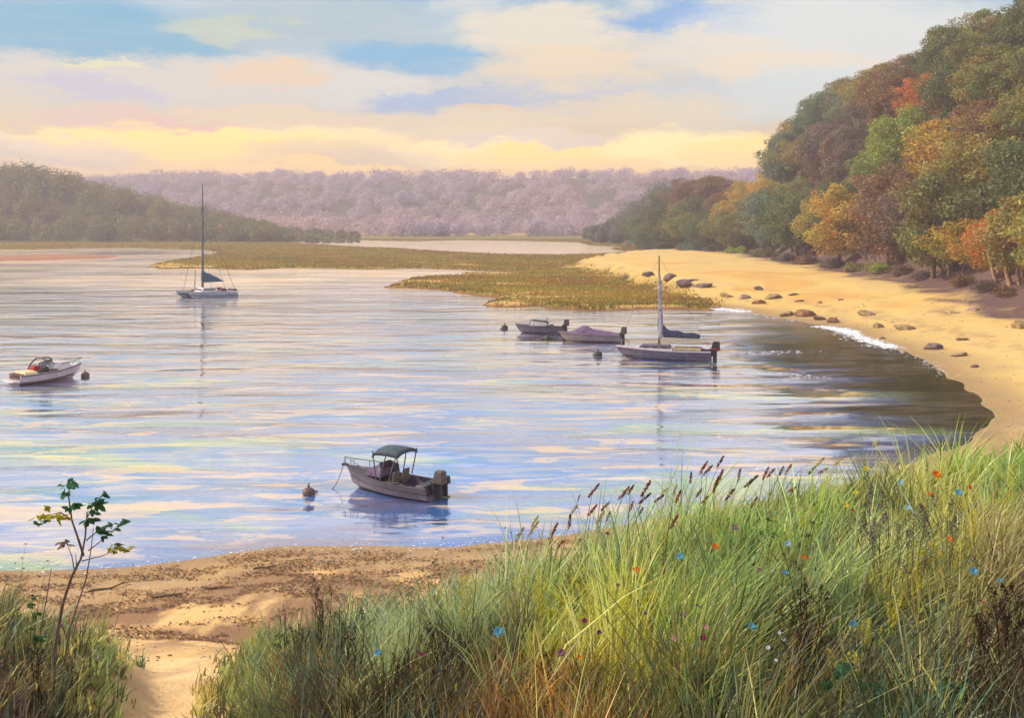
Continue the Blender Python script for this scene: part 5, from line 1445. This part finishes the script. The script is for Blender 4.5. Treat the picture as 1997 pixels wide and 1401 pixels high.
# --- catamaran
r = boat_root("catamaran", 403, 580, 222, "pale blue catamaran with tall mast and blue sail cover beyond the open water", "catamaran")
L, B = 8.6, 5.4
hs_ = []
for sg in (1, -1):
    S = hull_sections(L, 1.15, 1.15, .85, .3, bowp=2.0, stern_w=.75)
    v, f = hull_geo(S)
    hl = mesh_py("hull", ([(x, y + sg * B / 2 * .78, z) for x, y, z in v], f), simple_mat("pale_blue_gelcoat", (158, 174, 192), .4, c2=(120, 132, 152), scale=1.5) if sg == 1 else bpy.data.materials["pale_blue_gelcoat"], r)
    v, f = rail_geo(S, -L / 2, L / 2 - .05, .06, -.55, -.03)
    mesh_py("dark_band", ([(x, y + sg * B / 2 * .78, z) for x, y, z in v], f), M_HULLD, hl)
mesh_py("bridge_deck", box_geo((-.6, 0, .80), (5.6, 3.2, .32), .96), M_PINKW, r)
cb = mesh_py("cabin", box_geo((.1, 0, 1.28), (3.2, 2.7, .72), .72, -.2), M_WHITE, r)
mesh_py("window", merge_geo([box_geo((1.42, 0, 1.30), (.08, 1.9, .26))]), M_GLASSD, cb)
for sg in (1, -1):
    mesh_py("window", box_geo((.05, sg * 1.17, 1.30), (2.0, .09, .24)), M_GLASSD, cb)
mesh_py("cockpit_cover", merge_geo([box_geo((-2.3, -.5, 1.22), (1.5, 1.0, .55), .7), box_geo((-2.5, .8, 1.15), (1.2, .9, .5), .7)]), M_BROWN, r)
mesh_py("tarpaulin", box_geo((1.2, -1.6, 1.12), (1.8, .8, .36), .6), M_BROWN, r)
mesh_py("trampoline", box_geo((3.0, 0, .92), (2.2, 2.6, .05)), M_HULLD, r)
mesh_py("crossbeam", tube_geo([(4.1, -1.8, .98), (4.1, 0, 1.05), (4.1, 1.8, .98)], [.09] * 3, 8), M_FRAME, r)
mp = mesh_py("mast", tube_geo([(.7, 0, 1.5), (.7, 0, 6), (.7, 0, 12), (.7, 0, 18.4)], [.20, .19, .15, .07], 8), simple_mat("slate_spar", (92, 102, 112), .5, c2=(66, 74, 86), scale=.6), r)
mesh_py("spreader", merge_geo([cyl((.7, 0, 14.6), (.6, sg * .9, 14.8), .06, .04) for sg in (1, -1)] + [cyl((.7, 0, 9), (.6, sg * 1.1, 9.2), .06, .04) for sg in (1, -1)]), M_FRAME, mp)
bo = mesh_py("boom", tube_geo([(.6, 0, 2.5), (-1, 0, 2.5), (-3.0, 0, 2.55)], [.09] * 3, 8), M_FRAME, r)
cv, cf = [], []
for i in range(11):
    t = i / 10; x = .85 - 3.6 * t
    hh_ = 1.75 * (1 - t) ** .8 * (1 + .06 * math.sin(t * 20)) + .18; ww = .34 * (1 - t * .5)
    for j in range(10):
        a = 2 * math.pi * j / 10
        cv.append((x, ww * math.cos(a), 2.45 + hh_ * .5 + hh_ * .5 * math.sin(a)))
for i in range(10):
    for j in range(10):
        cf.append((i * 10 + j, i * 10 + (j + 1) % 10, i * 10 + 10 + (j + 1) % 10, i * 10 + 10 + j))
cf += [tuple(range(10)), tuple(range(109, 99, -1))]
mesh_py("sail_cover", (cv, cf), M_BLUE, bo, smooth=True)
for a, b, q in (((4.1, 0, 1.05), (.7, 0, 15), .035), ((-4.2, 1.7, 1.0), (.7, 0, 15), .035), ((-4.2, -1.7, 1.0), (.7, 0, 13), .03), ((0, 1.9, 1.0), (.7, 0, 11), .025), ((0, -1.9, 1.0), (.7, 0, 11), .025)):
    mesh_py("stay", cyl(a, b, q, sides=5), M_FRAME, r)
mesh_py("flagstaff", tube_geo([(2.4, .6, 1.1), (2.3, .6, 3.2), (2.2, .6, 5.2)], [.10, .09, .05], 6), M_SAILW, r)
mesh_py("tender", merge_geo([tube_geo([(-4.4, -1.2, 1.05), (-4.75, -.9, 1.05), (-4.85, 0, 1.05), (-4.75, .9, 1.05), (-4.4, 1.2, 1.05)], [.15, .2, .2, .2, .15], 8)]), M_HULLD, r)

# --- white cruiser on the left
r = boat_root("cabin_cruiser", 95, 742, 48, "white and pink cruiser with red cover and dark arch at the left", "cabin cruiser")
L, B = 5.3, 2.3
S = hull_sections(L, B, 1.15, .72, .2, bowp=2.2, stern_w=.92)
h_ = mesh_py("hull", hull_geo(S, floor=.3), M_PINKW, r)
mesh_py("rub_rail", rail_geo(S, -L / 2, L / 2 - .02, .04, -.06, .012), M_HULLD, h_)
mesh_py("boot_stripe", rail_geo(S, -L / 2, L / 2 - .9, .07, -.62, -.09), M_BROWN, h_)
mesh_py("deck", deck_geo(S, .35, L / 2 - .03, crown=.16), M_WHITE, r)
mesh_py("cuddy", box_geo((.75, 0, 1.16), (1.6, 1.4, .48), .75, .1), M_WHITE, r)
windscreen(r, -.35, .35, .85, .95, .60, .3, M_TRIMD, simple_mat("pale_screen", (176, 186, 196), .25, scale=3, spec=.7))
ar = mesh_py("radar_arch", merge_geo([tube_geo([(-1.25, sg * 1.0, .75), (-.95, sg * .95, 1.35), (-.6, sg * .8, 1.72)], [.06] * 3, 6) for sg in (1, -1)] + [tube_geo([(-.6, -.8, 1.72), (-.55, 0, 1.78), (-.6, .8, 1.72)], [.06] * 3, 6)]), M_TRIMD, r)
mesh_py("folded_top", tube_geo([(-.55, -.9, 1.55), (-.2, -.9, 1.72), (.0, -.3, 1.76), (.0, .4, 1.76), (-.2, .9, 1.66)], [.05, .08, .09, .08, .05], 7), M_TRIMD, r)
mesh_py("seat_cover", box_geo((-.9, .35, .98), (.7, .9, .42), .7), M_RED, r)
mesh_py("seat", merge_geo([box_geo((-.55, -.5, .92), (.5, .6, .5), .85)]), M_TRIMD, r)
mesh_py("sun_pad", box_geo((-1.75, 0, .76), (1.1, 1.9, .26), .9), M_GOLD, r)
mesh_py("engine_hatch", box_geo((-2.2, 0, .64), (.5, 1.7, .22)), M_BROWN, r)
mesh_py("swim_platform", box_geo((-L / 2 - .30, 0, .26), (.62, 2.0, .10)), M_WHITE, r)
mesh_py("transom_band", box_geo((-L / 2 - .02, 0, .47), (.05, 1.7, .14)), M_BROWN, h_)
mesh_py("bow_rail", merge_geo([tube_geo([(.6, sg * .9, 1.28), (1.6, sg * .72, 1.42), (2.4, sg * .25, 1.5), (2.7, 0, 1.52)], [.025] * 4, 5) for sg in (1, -1)] + [cyl((x_, sg * w_, z_), (x_, sg * w_, z_ + .3), .018) for sg in (1, -1) for x_, w_, z_ in ((1.6, .70, 1.1), (2.3, .3, 1.18))]), M_FRAME, r)

# --- boat with pale screens in the middle
r = boat_root("motorboat", 1052, 650, 172, "small mauve motorboat with pale screens moored left of the covered boat", "motorboat")
L, B = 5.4, 2.1
S = hull_sections(L, B, 1.05, .72, .2, bowp=2.2, stern_w=.92)
h_ = mesh_py("hull", hull_geo(S, floor=.3), M_HULL1, r)
mesh_py("rub_rail", rail_geo(S, -L / 2, L / 2 - .02, .05, -.06, .012), M_HULLD, h_)
mesh_py("deck", deck_geo(S, 1.1, L / 2 - .03), M_HULLD, r)
windscreen(r, -.9, 1.1, .85, .85, .62, .2, M_FRAME, M_WHITE)
mesh_py("canopy", box_geo((-.1, 0, 1.62), (1.7, 1.5, .12), .85), simple_mat("grey_canvas", (160, 172, 178), .8, scale=3), r)
for x_ in (.55, -.8):
    for sg in (1, -1): mesh_py("canopy_pole", cyl((x_, sg * .85, .8), (x_ * .95, sg * .66, 1.58), .035), M_FRAME, r)
mesh_py("seat", merge_geo([box_geo((-1.3, 0, .7), (.5, 1.5, .5), .9)]), M_SEAT, r)
outboard(r, -L / 2 + .02, .0, .72, 1.6, M_MOTOR, M_TRIMD)
# --- covered boat
r = boat_root("covered_boat", 1150, 666, 170, "moored boat under a purple cover between small motorboat and sailboat", "covered boat")
L, B = 6.4, 2.3
S = hull_sections(L, B, .98, .75, .2, bowp=2.1, stern_w=.92)
h_ = mesh_py("hull", hull_geo(S, floor=.4), simple_mat("grey_mauve_hull", (150, 128, 128), .5, c2=(124, 106, 112), scale=1.5), r)
mesh_py("rub_rail", rail_geo(S, -L / 2, L / 2 - .02, .05, -.06, .012), M_HULL1, h_)
cv, cf = [], []
for i in range(25):
    t = i / 24; x = -L / 2 + .05 + (L - .3) * t
    _, w, zs, *_q = at_t(S, x)
    pk = .72 * math.exp(-((t - .62) / .16) ** 2) + .30 * math.exp(-((t - .30) / .2) ** 2) + .08
    for j in range(9):
        y = (j / 4 - 1)
        cv.append((x, y * (w + .02), zs + (-.10 if j in (0, 8) else 0) + pk * (1 - abs(y) ** 1.7) * min(1, w) + .03 * math.sin(t * 30 + j)))
k = len(cv); cv += [(x, y, z - .03) for x, y, z in cv]
for i in range(24):
    for j in range(8):
        a = i * 9 + j; cf += [(a, a + 1, a + 10, a + 9), (k + a, k + a + 9, k + a + 10, k + a + 1)]
    cf += [(i * 9, i * 9 + 9, k + i * 9 + 9, k + i * 9), (i * 9 + 8, i * 9 + 17, k + i * 9 + 17, k + i * 9 + 8)]
mesh_py("boat_cover", (cv, cf), M_PURP, r, smooth=True)
outboard(r, -L / 2 + .0, .0, .70, 1.6, M_MOTOR, M_TRIMD)
bow_w = r.matrix_basis @ Vector((L / 2, 0, .9))
gx, gy = G(1072, 661)
rope(bow_w, (gx, gy, .2), "rope from the covered boat's bow down to a dark buoy", rr=.03)

# ------------------------------------------------------------------ boulders on the right beach
def rock_mat(name, a, b):
    m, T = mat_new(name)
    g = T.new('ShaderNodeTexCoord').outputs['Object']
    n = T.noise(g, 1.8, 6, .65, .5)
    c = T.mix(T.maprange(n, .38, .66), lin(a), lin(b))
    n2 = T.noise(g, 9, 4, .65)
    c = T.mix(T.maprange(n2, .5, .75, 0, .5), c, lin(b, .6))
    bs = T.new('ShaderNodeBsdfPrincipled'); T.put(bs.inputs['Base Color'], c); bs.inputs['Roughness'].default_value = .85
    bp = T.new('ShaderNodeBump'); bp.inputs['Strength'].default_value = .6; bp.inputs['Distance'].default_value = .1
    T.put(bp.inputs['Height'], T.math('ADD', n, T.math('MULTIPLY', n2, .4))); T.t.links.new(bp.outputs[0], bs.inputs['Normal'])
    o = T.new('ShaderNodeOutputMaterial'); T.t.links.new(bs.outputs[0], o.inputs[0])
    return m
RM = {'grey brown': rock_mat("grey_brown_stone", (168, 142, 98), (110, 92, 74)), 'dark': rock_mat("dark_stone", (122, 98, 92), (80, 64, 66)), 'rust': rock_mat("rust_stone", (160, 112, 78), (96, 72, 56)), 'tan': rock_mat("tan_stone", (184, 154, 108), (140, 116, 88)), 'mauve': rock_mat("mauve_stone", (168, 138, 122), (126, 104, 104))}
def boulder(px, py, w, k, hk, label, seed):
    w *= .88; hk *= .8
    p = hit(px, py); s = w / FPX * p.y / 2
    rg = np.random.default_rng(seed)
    bm = bmesh.new(); bmesh.ops.create_icosphere(bm, subdivisions=4, radius=1)
    dirs = unit(rg.normal(size=(14, 3))); cut = rg.uniform(.52, .9, 14)
    for v in bm.verts:
        c = np.array(v.co)
        q = c / np.linalg.norm(c); m = 1.0
        for d, ct in zip(dirs, cut):
            dp = float(q @ d)
            if dp * m > ct: m = ct / dp * .98 + .02 * m
        m *= 1 + .05 * math.sin(q[0] * 6 + seed) * math.sin(q[1] * 5) + .03 * math.sin(q[2] * 13 + q[0] * 9)
        v.co = Vector(q * m)
    me = bpy.data.meshes.new("boulder"); bm.to_mesh(me); bm.free()
    me.materials.append(RM[k])
    for q in me.polygons: q.use_smooth = True
    o = bpy.data.objects.new("boulder", me); link(o)
    o.location = p + Vector((0, 0, s * hk * .12)); o.scale = (s, s * .8, s * hk); o.rotation_euler = (rg.normal() * .1, rg.normal() * .1, rg.uniform(-.4, .4))
    tag(o, label, "boulder", "boulders on the right beach")
for i, a in enumerate([(1223,543,36,'dark',.5,"dark boulder left of the sailboat mast, farther from it"),(1266,540,32,'dark',.75,"dark pointed boulder touching the left of the sailboat mast"),(1305,546,36,'dark',.8,"tall dark boulder right behind the sailboat mast"),
    (1335,556,48,'dark',.6,"long dark boulder right of the sailboat mast"),(1372,560,50,'dark',.35,"flat dark boulder at the right end of the dark row"),(1350,549,34,'dark',.5,"dark boulder behind the long one by the mast"),
    (1418,580,40,'grey brown',.5,"grey brown boulder below the end of the dark row"),(1452,583,34,'mauve',.6,"mauve boulder among the cluster above the foam"),(1480,566,30,'dark',.6,"dark boulder at the top of the cluster above the foam"),
    (1478,592,38,'rust',.6,"rust boulder at the bottom of the cluster above the foam"),(1507,582,46,'grey brown',.55,"largest boulder of the cluster above the foam"),(1548,576,26,'dark',.5,"small dark boulder right of the cluster"),
    (1560,588,26,'dark',.4,"flat dark boulder just below the small dark one"),(1598,592,15,'grey brown',1.,"tiny upright stone alone on the sand"),(1536,616,40,'grey brown',.65,"rounded grey boulder at the waterline beside the rust ones"),
    (1570,616,52,'rust',.75,"largest rust boulder at the waterline"),(1626,630,34,'rust',.8,"rust boulder at the right end of the dark spit"),(1600,624,46,'dark',.4,"low dark rock between the two rust boulders"),
    (1695,616,54,'grey brown',.4,"long flat boulder high on the open sand"),(1716,640,34,'grey brown',.75,"round boulder above the breaking foam"),(1762,642,54,'grey brown',.5,"wide boulder right of the round one above the foam"),
    (1722,662,15,'dark',.7,"small dark stone in the foam"),(1820,682,56,'dark',.55,"largest boulder on the curving beach"),(1877,664,36,'grey brown',.5,"boulder up the sand from the largest one"),
    (1874,694,46,'grey brown',.4,"flat boulder below and right of the largest one"),(1902,717,22,'dark',.6,"small dark stone nearest the water on the curve"),(1992,640,60,'grey brown',.7,"big grey boulder cut by the right edge of the picture"),
    (1858,612,48,'tan',.35,"low tan boulder out on the yellow sand"),(1895,606,44,'mauve',.4,"low mauve boulder right of the low tan one"),(1640,586,18,'mauve',.5,"small mauve stone below the shrubs"),(1780,560,20,'tan',.4,"small tan stone under the hill shade")]):
    boulder(*a, 1200 + i)

# driftwood and a few sticks in the wrack line
def stick(px, py, L, az, label, seed):
    p = hit(px, py); rg = np.random.default_rng(seed)
    d = Vector((math.cos(az), math.sin(az), .05))
    pts = [d * L * (t - .5) + Vector((rg.normal(), rg.normal(), abs(rg.normal()) * .4)) * .04 * L + Vector((0, 0, .04)) for t in np.linspace(0, 1, 6)]
    g_ = [tube_geo(pts, [.035, .04, .036, .03, .022, .01], 6)]
    g_.append(tube_geo([pts[3], pts[3] + Vector((d.y, -d.x, .5)) * L * .14, pts[3] + Vector((d.y, -d.x, .6)) * L * .25 + d * L * .1], [.02, .014, .006], 5))
    o = mesh_py("driftwood", merge_geo(g_), M_BARK); o.location = p
    tag(o, label, "driftwood", "driftwood on the near beach")
for i, a in enumerate([(215,1150,1.6,.7,"long dark forked branch lying behind the sapling"),(330,1165,1.1,.2,"short stick on the sand right of the forked branch"),(520,1110,.9,.3,"small stick in seaweed below the nearest motorboat's left"),(430,1150,1.0,.1,"thin stick in the middle of the near beach")]):
    stick(*a, 1300 + i)

# ------------------------------------------------------------------ the air over the bay
hm, T = mat_new("haze")
pv = T.new('ShaderNodeVolumePrincipled')
pv.inputs['Color'].default_value = (0.97, 0.83, 0.93, 1)
pv.inputs['Density'].default_value = 0.00056
pv.inputs['Anisotropy'].default_value = 0.1
o = T.new('ShaderNodeOutputMaterial'); T.t.links.new(pv.outputs[0], o.inputs['Volume'])
hx, y0_, y1_, z0_, z1_ = 4300, -60, 2750, -4.5, 112
hv = [(a, b, c) for a in (-hx, hx) for b in (y0_, y1_) for c in (z0_, z1_)]
haze = mesh_py("haze", (hv, [(0, 1, 3, 2), (4, 6, 7, 5), (0, 4, 5, 1), (2, 3, 7, 6), (0, 2, 6, 4), (1, 5, 7, 3)]), hm)
tag(haze, "thin mauve evening haze over the bay", "haze", kind="stuff")
